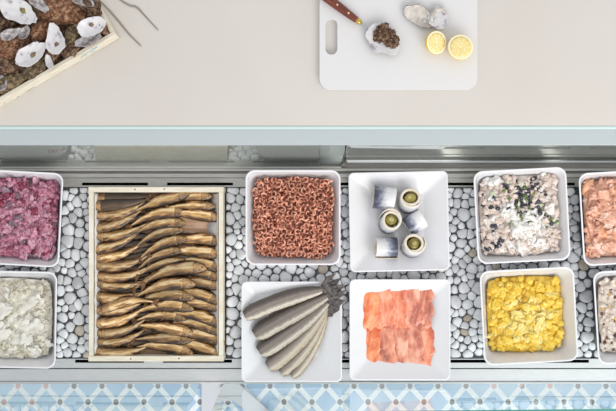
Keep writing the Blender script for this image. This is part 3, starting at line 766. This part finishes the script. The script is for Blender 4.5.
# ------------------------------------------------------------------ smoked salmon
def salmon_mat(name, c1, c2, c3, sc=26, off=.5):
    m = mat(name, c1, c2, scale=sc, rough=.28, c3=c3, lo=.36, hi=.62, rand=.04, bump=.35, bscale=120, detail=6, coat=.15, stretch=(1.4, .8, 1))
    n = m.node_tree.nodes; l = m.node_tree.links; bs = n['Principled BSDF']; src = bs.inputs['Base Color'].links[0].from_socket
    tx = n.new('ShaderNodeTexCoord'); mp = n.new('ShaderNodeMapping'); mp.inputs['Scale'].default_value = (1, .45, 1); mp.inputs['Rotation'].default_value = (0, 0, .5)
    wv = n.new('ShaderNodeTexWave'); wv.inputs['Scale'].default_value = 26; wv.inputs['Distortion'].default_value = 11; wv.inputs['Detail'].default_value = 3; wv.inputs['Detail Scale'].default_value = 2
    l.new(tx.outputs['Object'], mp.inputs['Vector']); l.new(mp.outputs[0], wv.inputs['Vector'])
    r = n.new('ShaderNodeMapRange'); r.inputs['From Min'].default_value = .86; r.inputs['To Max'].default_value = .28; l.new(wv.outputs['Fac'], r.inputs['Value'])
    mx = n.new('ShaderNodeMix'); mx.data_type = 'RGBA'; l.new(r.outputs[0], mx.inputs[0]); l.new(src, mx.inputs[6]); mx.inputs[7].default_value = (*lin((250, 214, 194)), 1)
    l.new(mx.outputs[2], bs.inputs['Base Color']); return m
SM = [salmon_mat('orange salmon', (222, 104, 58), (248, 172, 126), (242, 140, 90)),
      salmon_mat('coral salmon', (206, 106, 78), (248, 176, 142), (238, 140, 106)),
      salmon_mat('pink salmon', (190, 104, 86), (246, 190, 164), (232, 146, 120)),
      salmon_mat('brownish salmon', (168, 94, 78), (242, 166, 134), (216, 128, 104))]
def slice_(px, py, w, hgt, ang, z, tilt, mi, seed, label):
    q = random.Random(seed); b = MB(); nx, ny = 12, 16; g = []
    W, Hh = w*k(z), hgt*k(z)
    for i in range(nx+1):
        row = []
        for j in range(ny+1):
            u, v_ = 2*i/nx-1, 2*j/ny-1
            e = 1-.10*(u*u*v_*v_)
            ex = 1+.20*noise.noise(Vector((v_*2.6, seed*1.7, u)))+.16*noise.noise(Vector((v_*5, seed, u)))
            ey = 1+.20*noise.noise(Vector((u*2.6, seed*2.3, 5+v_)))+.16*noise.noise(Vector((u*5, seed*3, v_)))
            x, y = u*W/2*e*ex, v_*Hh/2*e*ey
            zz = .0036*noise.noise(Vector((u*1.6, v_*2.2, seed)))+.0010*noise.noise(Vector((u*4, v_*4, seed+9))) - .003*max(0, abs(v_)-.8)/.2
            row.append(b.vert((x, y, zz)))
        g.append(row)
    for i in range(nx):
        for j in range(ny): b.face((g[i][j], g[i+1][j], g[i+1][j+1], g[i][j+1]))
    o = b.build('salmon_slice', SM[mi], loc=P(px, py, z), rot=(0, R(tilt), R(ang)))
    sd = o.modifiers.new('thick', 'SOLIDIFY'); sd.thickness = .0032; sd.offset = -1
    sub = o.modifiers.new('soft', 'SUBSURF'); sub.levels = 1; sub.render_levels = 1
    tag(o, label, 'salmon slice', 'smoked salmon slices')
LB = ['leftmost', 'second', 'third', 'fourth', 'rightmost']
for r_, (yy, z0, row) in enumerate(((344.5, .0195, 'lower'), (308.5, .0245, 'upper'))):
    xs = [366, 380, 394, 408, 420]
    for i, x in enumerate(xs):
        x += (0, -1)[r_]
        mi = ([0, 3, 2, 2, 1], [0, 1, 1, 2, 3])[r_][i]
        dy = [0, 1, -1, 1.5, 2.5][i] if r_ == 0 else [1.5, -1, 0, -2, 0][i]
        slice_(x, yy+dy, 28 + (i % 2)*3, (43, 44)[r_]-(i == 0)*3, (-7, 5, -3, 6, -5)[i]+(r_*4), z0+(.0008*i), -7, mi, 40+r_*10+i,
               '%s%s smoked salmon slice in the %s row on the plate' % (LB[i], '' if i in (0, 4) else ' from the left', row))

# ------------------------------------------------------------------ board, knife, lemons, oysters on the worktop
ZB = ZW+.014
bm = bmesh.new()
def rr_px(x0, y0, x1, y1, r, n_=8):
    a, b_ = P(x0, y1, ZB), P(x1, y0, ZB); c = (a+b_)/2; r *= k(ZB)
    return [Vector((p.x+c.x, p.y+c.y, ZW+.0004)) for p in rsq((b_.x-a.x)/2, (b_.y-a.y)/2, r, 0, n_)]
def loop(ps):
    vs = [bm.verts.new(p) for p in ps]; return [bm.edges.new((vs[i], vs[(i+1) % len(vs)])) for i in range(len(vs))]
es = loop(rr_px(319.5, -45, 477.5, 89.5, 11)) + loop(rr_px(325.5, 19, 337.3, 54.5, 5.6))
bmesh.ops.triangle_fill(bm, use_beauty=True, edges=es)
bm.normal_update()
ret = bmesh.ops.extrude_face_region(bm, geom=list(bm.faces))
for v_ in [g for g in ret['geom'] if isinstance(g, bmesh.types.BMVert)]: v_.co.z = ZB
bmesh.ops.recalc_face_normals(bm, faces=bm.faces)
me = bpy.data.meshes.new('chopping_board'); bm.to_mesh(me); bm.free(); me.materials.append(M['board'])
o = bpy.data.objects.new('chopping_board', me); COL.objects.link(o)
bv = o.modifiers.new('edge', 'BEVEL'); bv.width = .004; bv.segments = 4; bv.limit_method = 'ANGLE'; bv.angle_limit = R(40)
tag(o, 'white plastic chopping board with a handle slot on the worktop', 'chopping board')

def frame(ax, z):                              # local frame whose x axis follows a pixel vector
    d = Vector((ax[0], -ax[1], 0)).normalized(); return math.atan2(d.y, d.x)
# knife
a0, a1 = P(324, -5, ZB+.012), P(399, 60, ZB)
L0 = P(326, -3, ZB+.01)
t = thing('oyster_knife', 'oyster knife with riveted dark wooden handle and brass collar on the board', 'knife', (L0.x, L0.y, ZB+.0005), (0, 0, frame((34, 25.5), 0)))
kk = k(ZB+.01)
def hx_(d): return d*kk
b = MB()
pts = [Vector((hx_(x), 0, .009)) for x in (-9, -7, 0, 10, 22, 32, 38, 39)]
b.sweep(pts, [hx_(v_) for v_ in (2.2, 4.0, 4.6, 4.6, 4.2, 3.7, 3.2, 2.4)], [.005, .0078, .0085, .0085, .008, .0072, .0064, .005], 16); b.build('handle', M['handle'], t)
for x in (2, 14, 28):
    b = MB(); b.blob((hx_(x), 0, .0168), (.0024, .0024, .0011), sub=2, amp=0); b.build('rivet', M['rivet'], t)
b = MB(); b.sweep([Vector((hx_(x), 0, .009)) for x in (38.5, 39, 42.5, 43)], [hx_(2.6), hx_(3), hx_(2.7), hx_(2.2)], [.006, .0068, .0062, .005], 14); b.build('collar', M['brass'], t)
b = MB(); b.sweep([Vector((hx_(x), 0, z)) for x, z in ((42.5, .009), (50, .0075), (56, .006), (64, .0045), (76, .0032), (82, .002))], [hx_(v_) for v_ in (1.3, 1.2, 2.4, 4.0, 3.2, .4)], [.003, .0026, .002, .0016, .0012, .0006], 12); b.build('blade', M['blade'], t)

def open_shell(name, label, cat, px, py, Lp, Wp, ang, z, tilt=(0, 0), seed=1, m_in='nacre', m_out='oyster', scar=None, scar_m='scar', depth=.007, group=None, rim=0):
    b = MB(); kz = k(z); L, W = Lp*kz/2, Wp*kz/2; NS, NR = 48, 9
    def outl(w):
        e = 1+.16*noise.noise(Vector((math.cos(w)*1.3, math.sin(w)*1.3, seed*3.1)))*1.6+.055*noise.noise(Vector((math.cos(w)*4, math.sin(w)*4, seed)))*1.6
        return Vector((L*math.cos(w)*e, W*math.sin(w)*(1-.22*math.cos(w))*e, 0))
    top = [[], []]; rows = []
    rr = [.12, .3, .48, .65, .8, .9, .96, 1.0]
    for f in rr:
        rows.append([outl(2*math.pi*j/NS)*f + Vector((0, 0, depth*(f**2.2)+.0012*noise.noise(Vector((math.cos(2*math.pi*j/NS)*f*4, math.sin(2*math.pi*j/NS)*f*4, seed))))) for j in range(NS)])
    for f, dz in ((1.03, -.0015), (1.0, -.004), (.8, -.0065), (.45, -.009), (.15, -.0098)):
        rows.append([outl(2*math.pi*j/NS)*f*(1+.05*noise.noise(Vector((j*.9, f*9, seed)))) + Vector((0, 0, depth*(f**2.2 if f <= 1 else 1)+dz*.6)) for j in range(NS)])
    ms = [0]*7+[rim]+[1]*6
    b.rings(rows, ms=ms)
    lowest = min(v_.z for v_ in b.v)
    o = b.build(name, [M[m_in], M[m_out], M['shell_rim']], loc=P(px, py, z), rot=(R(tilt[0]), R(tilt[1]), R(ang)))
    tag(o, label, cat, group)
    if scar:
        b = MB(); sx_, sy_ = scar[0]*L, scar[1]*W; f2 = (scar[0]**2+scar[1]**2)
        b.blob((sx_, sy_, depth*(f2**1.1)+.0004), (L*.17, W*.26, .0010), sub=3, amp=.45, freq=2.2, seed=seed); b.build('muscle_scar', M[scar_m], o)
    return o
def closed_shell(name, label, px, py, Lp, Wp, ang, z, seed, m, Hh=.016, tilt=(0, 0), group=None):
    b = MB(); kz = k(z); L, W = Lp*kz/2, Wp*kz/2; vs, fs = ICO[4]
    for v_ in vs:
        d = 1+.22*noise.noise(v_*1.7+Vector((seed*2.3, 0, 0)))+.12*noise.noise(v_*4.5+Vector((0, seed*1.9, 0)))
        lay = abs(noise.noise(Vector((v_.x*2.2, v_.y*5.5, seed+v_.z*4))))
        lay2 = noise.noise(v_*11+Vector((seed, seed, 0)))
        d += .22*lay+.09*lay2
        b.vert((v_.x*L*d, v_.y*W*d*(1-.22*v_.x), v_.z*Hh*(d+.15*lay2)))
    for f in fs: b.face(f)
    o = b.build(name, M[m], loc=P(px, py, z), rot=(R(tilt[0]), R(tilt[1]), R(ang)))
    tag(o, label, 'oyster', group); return o
# oyster on the knife
o = open_shell('oyster_shell', 'rough brown oyster held on the tip of the oyster knife', 'oyster', 383, 41.5, 34, 27, -42, ZB+.012, seed=4, m_in='nacre', m_out='oyster', depth=.004)
b = MB()
for i in range(64):
    qk = random.Random(i*7+1); w_ = qk.uniform(0, 6.28); rr_ = math.sqrt(qk.random())
    x, y = -.003+.031*rr_*math.cos(w_), .011+.020*rr_*math.sin(w_); r = qk.uniform(.0035, .0075)
    b.blob((x, y, .004+.005*(1-rr_)+.002*(i % 2)), (r, r*.8, r*.55), Euler((qk.uniform(-.5, .5), qk.uniform(-.5, .5), i)), seed=i+3, sub=3, amp=.6, freq=3)
b.build('rough_top', M['oyster'], o)
# lemons
lf = bpy.data.materials.new('lemon flesh'); lf.use_nodes = True
nt = lf.node_tree; n = nt.nodes; l = nt.links; bs = n['Principled BSDF']; bs.inputs['Roughness'].default_value = .25
tc = n.new('ShaderNodeTexCoord'); gr = n.new('ShaderNodeTexGradient'); gr.gradient_type = 'RADIAL'; l.new(tc.outputs['Object'], gr.inputs[0])
fr = mth('ABSOLUTE', mth('SUBTRACT', mth('FRACT', mth('MULTIPLY', gr.outputs['Fac'], 10.0)), .5))
ln = n.new('ShaderNodeVectorMath'); ln.operation = 'LENGTH'; l.new(tc.outputs['Object'], ln.inputs[0])
wall = mth('GREATER_THAN', fr, .44)
core = mth('LESS_THAN', ln.outputs['Value'], .0028)
nz = n.new('ShaderNodeTexNoise'); nz.inputs['Scale'].default_value = 260; l.new(tc.outputs['Object'], nz.inputs['Vector'])
rp = n.new('ShaderNodeValToRGB'); rp.color_ramp.elements[0].color = (*lin((232, 202, 116)), 1); rp.color_ramp.elements[1].color = (*lin((246, 230, 166)), 1); l.new(nz.outputs[0], rp.inputs[0])
l.new(mixc(mth('MAXIMUM', wall, core), rp.outputs[0], (246, 236, 190)), bs.inputs['Base Color'])
def lemon(label, px, py, r_px, tilt):
    r = r_px*k(ZB+.026); zc = ZB+r*.92+.0006
    t = thing('lemon_half', label, 'lemon', P(px, py, zc), tilt, group='lemon halves')
    n_ = 36
    def rg(a_, z): return [Vector((a_*math.cos(2*math.pi*j/n_), a_*math.sin(2*math.pi*j/n_), z)) for j in range(n_)]
    b = MB(); b.rings([rg(r*math.sin(w), -r*.92*math.cos(w)) for w in [R(x) for x in (4, 14, 28, 42, 56, 70, 82, 90)]]+[rg(r*.985, .0008)]); b.build('peel', M['peel'], t)
    b = MB(); b.rings([rg(r*.985, .0006), rg(r*.98, .0014), rg(r*.84, .0014), rg(r*.82, .0006)]); b.build('pith', M['pith'], t)
    b = MB(); b.rings([rg(r*.84, .0004), rg(r*.83, .0016), rg(r*.6, .0022), rg(r*.3, .0022), rg(r*.08, .0014)]); b.build('flesh', lf, t)
    b = MB()
    for i in range(4):
        w = i*1.7+px; b.blob((r*.35*math.cos(w), r*.35*math.sin(w), .0022), (.0028, .0014, .0009), Euler((0, 0, w)), sub=2, amp=0)
    b.build('pips', M['pith'], t)
lemon('left lemon half, tipped so its yellow peel shows, on the board', 436.5, 42.5, 11.6, (R(6), R(24), 0))
lemon('right lemon half lying cut face up on the board', 460.5, 47, 12.9, (R(-3), R(2), R(30)))
open_shell('oyster_shell', 'long dark-rimmed opened oyster beside the lemons on the board', 'oyster', 419, 16.5, 34, 17, -33, ZB+.008, (8, 0), 6, 'oyster_meat', 'shell_rim', (.45, -.1), 'nacre_grey', .006, None, 2)
o = open_shell('oyster_shell', 'small white oyster shell above the lemons on the board', 'oyster', 438.5, 17.5, 23, 19, 70, ZB+.009, (0, 10), 9, 'nacre', 'oyster_moss', None, depth=.006)
b = MB(); b.sweep([Vector((x, y, .006)) for x, y in ((-.018, .012), (-.006, .016), (.012, .012), (.019, -.002), (.012, -.013))], [.003, .005, .006, .005, .002], [.002, .003, .003, .003, .001], 10); b.build('oyster_flesh', M['oyster_meat'], o)

# two thin raised grey strands added on the worktop
for pts, lab in (([(99, 0), (107, 8), (118, 20.5), (129, 34), (141, 46)], 'dark bent wire running past the corner of the oyster crate'),
                 ([(116, -4), (122, 1), (130, 5.5), (137, 7.5), (146, 17), (158, 30)], 'dark kinked wire farther from the oyster crate on the worktop')):
    ctrl = [P(x, y, ZW+.0014) for x, y in pts]; path = []
    for i in range(len(ctrl)-1):
        p0, p1, p2, p3 = ctrl[max(i-1, 0)], ctrl[i], ctrl[i+1], ctrl[min(i+2, len(ctrl)-1)]
        for j in range(6):
            s_ = j/6; path.append(.5*((2*p1)+(p2-p0)*s_+(2*p0-5*p1+4*p2-p3)*s_*s_+(3*p1-p0-3*p2+p3)*s_**3))
    path.append(ctrl[-1]); nn = len(path)
    b = MB(); b.sweep(path, [.0013+.0011*math.sin(math.pi*min(1, i/nn*1.05)) for i in range(nn)], [.0012]*nn, 8)
    tag(b.build('bent_strand', M['strand'], None), lab, 'strand')

# oyster crate ------------------------------------------------------------
HC = .042; ZT = ZW+HC
cor = P(115.8, 34.5, ZT)
t = thing('oyster_crate', 'pale wooden crate heaped with oysters in the corner of the worktop', 'crate', (cor.x, cor.y, ZW+.0004), (0, 0, R(30)))
# local axes: -x runs down-left along the near wall, +y runs up-left along the side wall
CL, CW, ct = .42, .34, .009
b = MB(); b.box((-CL, 0, 0), (0, CW, .004)); b.build('base_board', M['wood_h'], t, smooth=False)
near = MB(); near.box((-CL, 0, .0), (0, ct, HC)); wl = near.build('near_wall', M['wood_h'], t, smooth=False, bevel=.001)
b = MB(); b.box((-CL, CW-ct, .0), (0, CW, HC)); b.build('far_wall', M['wood_h'], t, smooth=False, bevel=.001)
for x in (0, -CL+ct):
    b = MB(); b.box((x-ct, ct, .0), (x, CW-ct, HC-.001)); b.build('side_wall', M['wood'], t, smooth=False, bevel=.001)
b = MB(); qq = random.Random(3)
for i in range(16):
    x = -.055-.05*qq.random(); z = .012+.026*qq.random(); ll = .004+.008*qq.random()
    b.box((x, -.0004, z), (x+ll, .0002, z+.0018))
ink = b.build('ink_stamp', M['blue_ink'], t, smooth=False); ink['label'] = 'faded blue ink marks'
b = MB()
for x, ll, zz in ((-.235, .022, .006), (-.268, .009, .004), (-.30, .006, .012)):
    b.blob((x, .0002, zz), (ll/2, .0006, .0011), sub=2, amp=.5, freq=3)
b.build('chipped_edge', M['sprat_fin'], t, smooth=False)
e1 = Vector((math.cos(R(30)), math.sin(R(30)))); 
def inside(p, mrg):
    dx, dy = p.x-cor.x, p.y-cor.y
    lx, ly = dx*e1.x+dy*e1.y, -dx*e1.y+dy*e1.x
    return -CL+mrg < lx < -mrg and mrg < ly < CW-mrg
# deep layer
qq = random.Random(21); cnt = 0
G1 = 'rough closed oysters deep in the crate'
for i in range(9):
    for j in range(7):
        lx, ly = -.044-.042*i-qq.uniform(0, .006), .040+.040*j+qq.uniform(0, .006)
        w = Vector((cor.x+lx*e1.x-ly*e1.y, cor.y+lx*e1.y+ly*e1.x))
        px, py = w.x/k(ZW+.03)+308, -w.y/k(ZW+.03)+205.5
        if px < -18 or py < -18: continue
        closed_shell('closed_oyster', 'rough brown closed oyster in the lower layer of the crate', px, py, 28, 19, qq.uniform(0, 180), ZW+.022, 50+cnt, ('oyster', 'oyster_moss', 'oyster')[cnt % 3], .014, (qq.uniform(-15, 15), qq.uniform(-10, 10)), G1); cnt += 1
top = [(63, 13, 52, 25, -8, 'oyster_rust', 'large rusty brown oyster along the top of the crate'), (10, 47, 38, 26, 25, 'oyster_rust', 'rusty closed oyster left of the white shells in the crate'),
       (35, 65.5, 36, 17, 38, 'oyster_moss', 'mossy closed oyster by the near wall of the crate'), (10, 82, 36, 14, 24, 'oyster_moss', 'narrow mossy oyster at the lower left of the crate'),
       (72, 40, 32, 17, 75, 'oyster_moss', 'mossy oyster right of the upright white shell in the crate'), (40, 31, 24, 16, 50, 'oyster_rust', 'small rusty oyster between two white shells in the crate'),
       (7, 68, 30, 22, -30, 'oyster', 'dark brown closed oyster at the left edge of the crate'), (92, 9, 26, 18, -55, 'oyster', 'dark brown oyster in the upper corner by the side wall'),
       (3, 26, 30, 18, 20, 'oyster', 'dark brown oyster below the big white shell at the left edge'), (51, 53, 22, 14, 60, 'oyster', 'dark little oyster under the upright white shell'),
       (71, 49.5, 22, 11, 32, 'oyster', 'dark brown oyster against the near wall beside the paired shells'),
       (102, 26, 18, 11, -60, 'oyster', 'small dark oyster added in the right corner of the crate to darken the gap')]  # last oyster is added only to fill the corner gap with dark
for i, (x, y, L_, W_, an, m_, lb) in enumerate(top):
    closed_shell('closed_oyster', lb, x, y, L_, W_, an, ZW+.042, 7+i*3, m_, .021, (qq.uniform(-12, 12), qq.uniform(-8, 8)))
SH = 'open oyster shells in the crate'
opens = [(20, 12, 40, 22, -30, .066, (6, -4), 'nacre', (.12, .28), 'scar_green', 'largest white oyster shell, at the upper left of the crate'),
         (55.5, 39.5, 32, 17.5, 98, .066, (0, 6), 'nacre', (-.35, -.1), 'scar', 'upright white oyster shell with a dark scar in the middle of the crate'),
         (32, 54.5, 34, 19, 40, .066, (-5, 5), 'nacre', (.05, -.15), 'scar', 'slanting white oyster shell near the near wall of the crate'),
         (92.5, 26.5, 29, 17, 24, .066, (8, 0), 'nacre', (.0, .3), 'scar', 'white oyster shell in the right corner of the crate, upper of a pair'),
         (90.5, 41.5, 28, 12.5, 20, .058, (-22, 0), 'nacre_grey', None, 'scar', 'streaked brown and white shell, lower of the pair in the right corner'),
         (12, 33.5, 22, 10, 22, .060, (14, 0), 'nacre_grey', None, 'scar', 'grey shell fragment under the largest white shell'),
         (26, 33, 15, 10, 60, .056, (-10, 0), 'nacre_grey', None, 'scar', 'small dull grey shell next to the grey fragment'),
         (39, 4, 26, 12, -42, .058, (-12, 0), 'nacre_grey', None, 'scar', 'dusky grey shell right of the largest white shell'),
         (49.5, 62.5, 16, 6.5, 105, .060, (10, 0), 'nacre', None, 'scar', 'white sliver of shell leaning by the near wall'),
         (1, 84, 16, 15, 70, .058, (0, 10), 'nacre_grey', (0, 0), 'scar', 'greyish white shell at the lower left frame edge'),
         (83, 1, 24, 10, -20, .060, (0, 8), 'nacre_grey', None, 'scar', 'grey shell at the top edge by the side wall'),
         (-1, 3, 20, 14, 50, .058, (0, 0), 'nacre', None, 'scar', 'white shell cut off by the upper left frame corner')]
for i, (x, y, L_, W_, an, z, tl, mi, sc_, sm_, lb) in enumerate(opens):
    open_shell('oyster_shell', lb, 'oyster shell', x, y, L_, W_, an, ZW+z, tl, 30+i, mi, 'oyster', sc_, sm_, .009, SH)

# ------------------------------------------------------------------ pebbles: packed cells, each a rounded stone
q = random.Random(99)
xmin, xmax = P(-60, 0, 0).x, P(690, 0, 0).x
ymin, ymax = Y(358.8, .012)+.0015, Y(187, .012)-.0015
rects = [(bw_['p'].x, bw_['p'].y, .087*bw_['s'], .087*bw_['s'], bw_['rot']) for bw_ in B.values()] + [(p_['p'].x, p_['p'].y, .083*p_['s'], .083*p_['s'], p_['rot']) for p_ in PL.values()] + [(cx, cy, hx+.0006, hy+.0006, 0)]
def clear(x, y, pad):
    for rx, ry, a, b_, ro in rects:
        dx, dy = x-rx, y-ry; c, s_ = math.cos(-ro), math.sin(-ro)
        if abs(dx*c-dy*s_) < a+pad and abs(dx*s_+dy*c) < b_+pad: return False
    return True
def hidden(px, py):
    for bw_, hh, a in [(w_, HB, .112) for w_ in B.values()] + [(w_, HP, .118) for w_ in PL.values()]:
        c = Vector((bw_['p'].x, bw_['p'].y))/k(hh); ha = a*bw_['s']/k(hh)
        if abs(px-308-c.x) < ha-4 and abs(-(py-205.5)-c.y) < ha-4: return True
    return False
seeds = []
for tr in range(80000):
    x, y = q.uniform(xmin, xmax), q.uniform(ymin, ymax); r = q.choice([.0075, .009, .0105, .012, .014])
    if not clear(x, y, r*.45): continue
    if y-ymin < r*.5 or ymax-y < r*.5: continue
    if all((x-a)**2+(y-b_)**2 > ((r+c)*.92)**2 for a, b_, c in seeds): seeds.append((x, y, r))
def clip(poly, nx, ny, d):
    out = []
    for i in range(len(poly)):
        a, b_ = poly[i], poly[(i+1) % len(poly)]; da_, db_ = a[0]*nx+a[1]*ny-d, b_[0]*nx+b_[1]*ny-d
        if da_ <= 0: out.append(a)
        if (da_ < 0 < db_) or (db_ < 0 < da_):
            s_ = da_/(da_-db_); out.append((a[0]+(b_[0]-a[0])*s_, a[1]+(b_[1]-a[1])*s_))
    return out
stones = []
for i, (x, y, r) in enumerate(seeds):
    m_ = r*1.55
    poly = [(m_*math.cos(w*math.pi/8), m_*math.sin(w*math.pi/8)) for w in range(16)]
    for j, (x2, y2, r2) in enumerate(seeds):
        if j == i: continue
        dx, dy = x2-x, y2-y; dd = math.hypot(dx, dy)
        if dd > .05: continue
        off = (dd*dd+r*r-r2*r2)/(2*dd)-.0002
        poly = clip(poly, dx/dd, dy/dd, off)
    poly = clip(poly, 0, 1, ymax-y); poly = clip(poly, 0, -1, y-ymin)
    for rx, ry, a, b_, ro in rects:
        dx, dy = x-rx, y-ry; c, s_ = math.cos(ro), math.sin(ro); lx, ly = dx*c+dy*s_, -dx*s_+dy*c
        if abs(lx) > a+.03 or abs(ly) > b_+.03: continue
        # cut by the side of the obstacle that separates best
        ex, ey = abs(lx)-a, abs(ly)-b_
        if ex > ey: sg = math.copysign(1, lx); nx, ny, d = -sg*c, -sg*s_, ex
        else: sg = math.copysign(1, ly); nx, ny, d = sg*s_, -sg*c, ey
        poly = clip(poly, nx, ny, d)
    if len(poly) < 3: continue
    for _ in range(3):
        nw = []
        for a in range(len(poly)):
            p, w = poly[a], poly[(a+1) % len(poly)]
            nw += [(p[0]*.75+w[0]*.25, p[1]*.75+w[1]*.25), (p[0]*.25+w[0]*.75, p[1]*.25+w[1]*.75)]
        poly = nw
        if len(poly) > 26: break
    cx_, cy_ = sum(p[0] for p in poly)/len(poly), sum(p[1] for p in poly)/len(poly)
    rm = sum(math.hypot(p[0]-cx_, p[1]-cy_) for p in poly)/len(poly)
    nw = []
    for p in poly:
        rr_ = math.hypot(p[0]-cx_, p[1]-cy_); f_ = min(1, (rm*1.02/rr_)**.62); nw.append((cx_+(p[0]-cx_)*f_, cy_+(p[1]-cy_)*f_))
    poly = nw
    ar = abs(sum(poly[a][0]*poly[(a+1) % len(poly)][1]-poly[(a+1) % len(poly)][0]*poly[a][1] for a in range(len(poly))))/2
    if ar < 4e-5: continue
    px, py = x/k(.012)+308, -y/k(.012)+205.5
    hid = hidden(px, py) or px < -6 or px > 622
    stones.append((ar*(.001 if hid else 1), x, y, poly, px, py))
def zone(px, py):
    if px < 92: return 'between the left bowls and the smoked fish crate'
    if px < 250: return 'between the smoked fish crate and the shrimp bowl'
    if px < 346: return 'between the shrimp bowl and the herring plate' if px < 338 else 'in the narrow gap left of the rollmop and salmon plates'
    if px < 356: return 'in the narrow gap left of the rollmop and salmon plates'
    if px < 449: return 'between the rollmop plate and the salmon plate'
    if px < 482: return 'between the square plates and the right-hand bowls'
    if px < 568 and 250 < py < 285: return 'between the seafood salad bowl and the curry salad bowl'
    return 'between the right-hand bowls and those at the right edge'
def stone(b, poly, h_, seed, off=(0, 0), tx=0, ty=0):
    rg = []
    for f, z in ((.45, 0), (.80, .06), (.97, .28), (1.0, .45), (.96, .64), (.84, .82), (.62, .94), (.32, .995)):
        rg.append([Vector((p[0]*f+off[0], p[1]*f+off[1], z*h_*(1+(p[0]*tx+p[1]*ty)*f)+.0002)) for p in poly])
    b.rings(rg)
stones.sort(key=lambda s_: -s_[0])
rest = MB()
for i, (ar, x, y, poly, px, py) in enumerate(stones):
    h_ = min(.019, max(.010, .55*math.sqrt(ar)))*q.uniform(.9, 1.15); tx, ty = q.uniform(-30, 30), q.uniform(-30, 30)
    if i < 300:
        b = MB(); stone(b, poly, h_, i, (0, 0), tx, ty)
        zn = zone(px, py)
        o = b.build('pebble', M['pebble_tan'] if q.random() < .035 else M['pebble'], loc=(x, y, 0))
        tag(o, 'smooth whitish pebble ' + zn, 'pebble', 'pebbles ' + zn)
    else: stone(rest, poly, h_, i, (x, y), tx, ty)
if rest.f: tag(rest.build('small_pebbles', M['pebble']), 'smallest whitish pebbles filling in among the larger pebbles of the display', 'pebbles', kind='stuff')
print('stones', len(stones))

# ------------------------------------------------------------------ light, camera
w = bpy.data.worlds.new('World'); SC.world = w; w.use_nodes = True
w.node_tree.nodes['Background'].inputs[0].default_value = (.98, .985, 1.0, 1); w.node_tree.nodes['Background'].inputs[1].default_value = .62
def area(name, loc, target, sx_, sy_, e, c):
    ld = bpy.data.lights.new(name, 'AREA'); ld.shape = 'RECTANGLE'; ld.size = sx_; ld.size_y = sy_; ld.energy = e; ld.color = c
    o = bpy.data.objects.new(name, ld); COL.objects.link(o); o.location = loc
    o.rotation_euler = (Vector(target)-Vector(loc)).to_track_quat('-Z', 'Y').to_euler(); return o
area('shop_window_light', (1.2, -1.9, 1.9), (0, -.1, 0), 2.2, 1.6, 40, (1, .985, .96))
cam = bpy.data.cameras.new('Camera'); cam.sensor_width = 36; cam.lens = F*36/616
co = bpy.data.objects.new('Camera', cam); COL.objects.link(co); co.location = (0, 0, D); co.rotation_euler = (0, 0, 0); SC.camera = co
cam.clip_start = .05
vs = SC.view_settings; vs.view_transform = 'Standard'; vs.look = 'None'; vs.gamma = 1; vs.use_curve_mapping = False; vs.exposure = .45
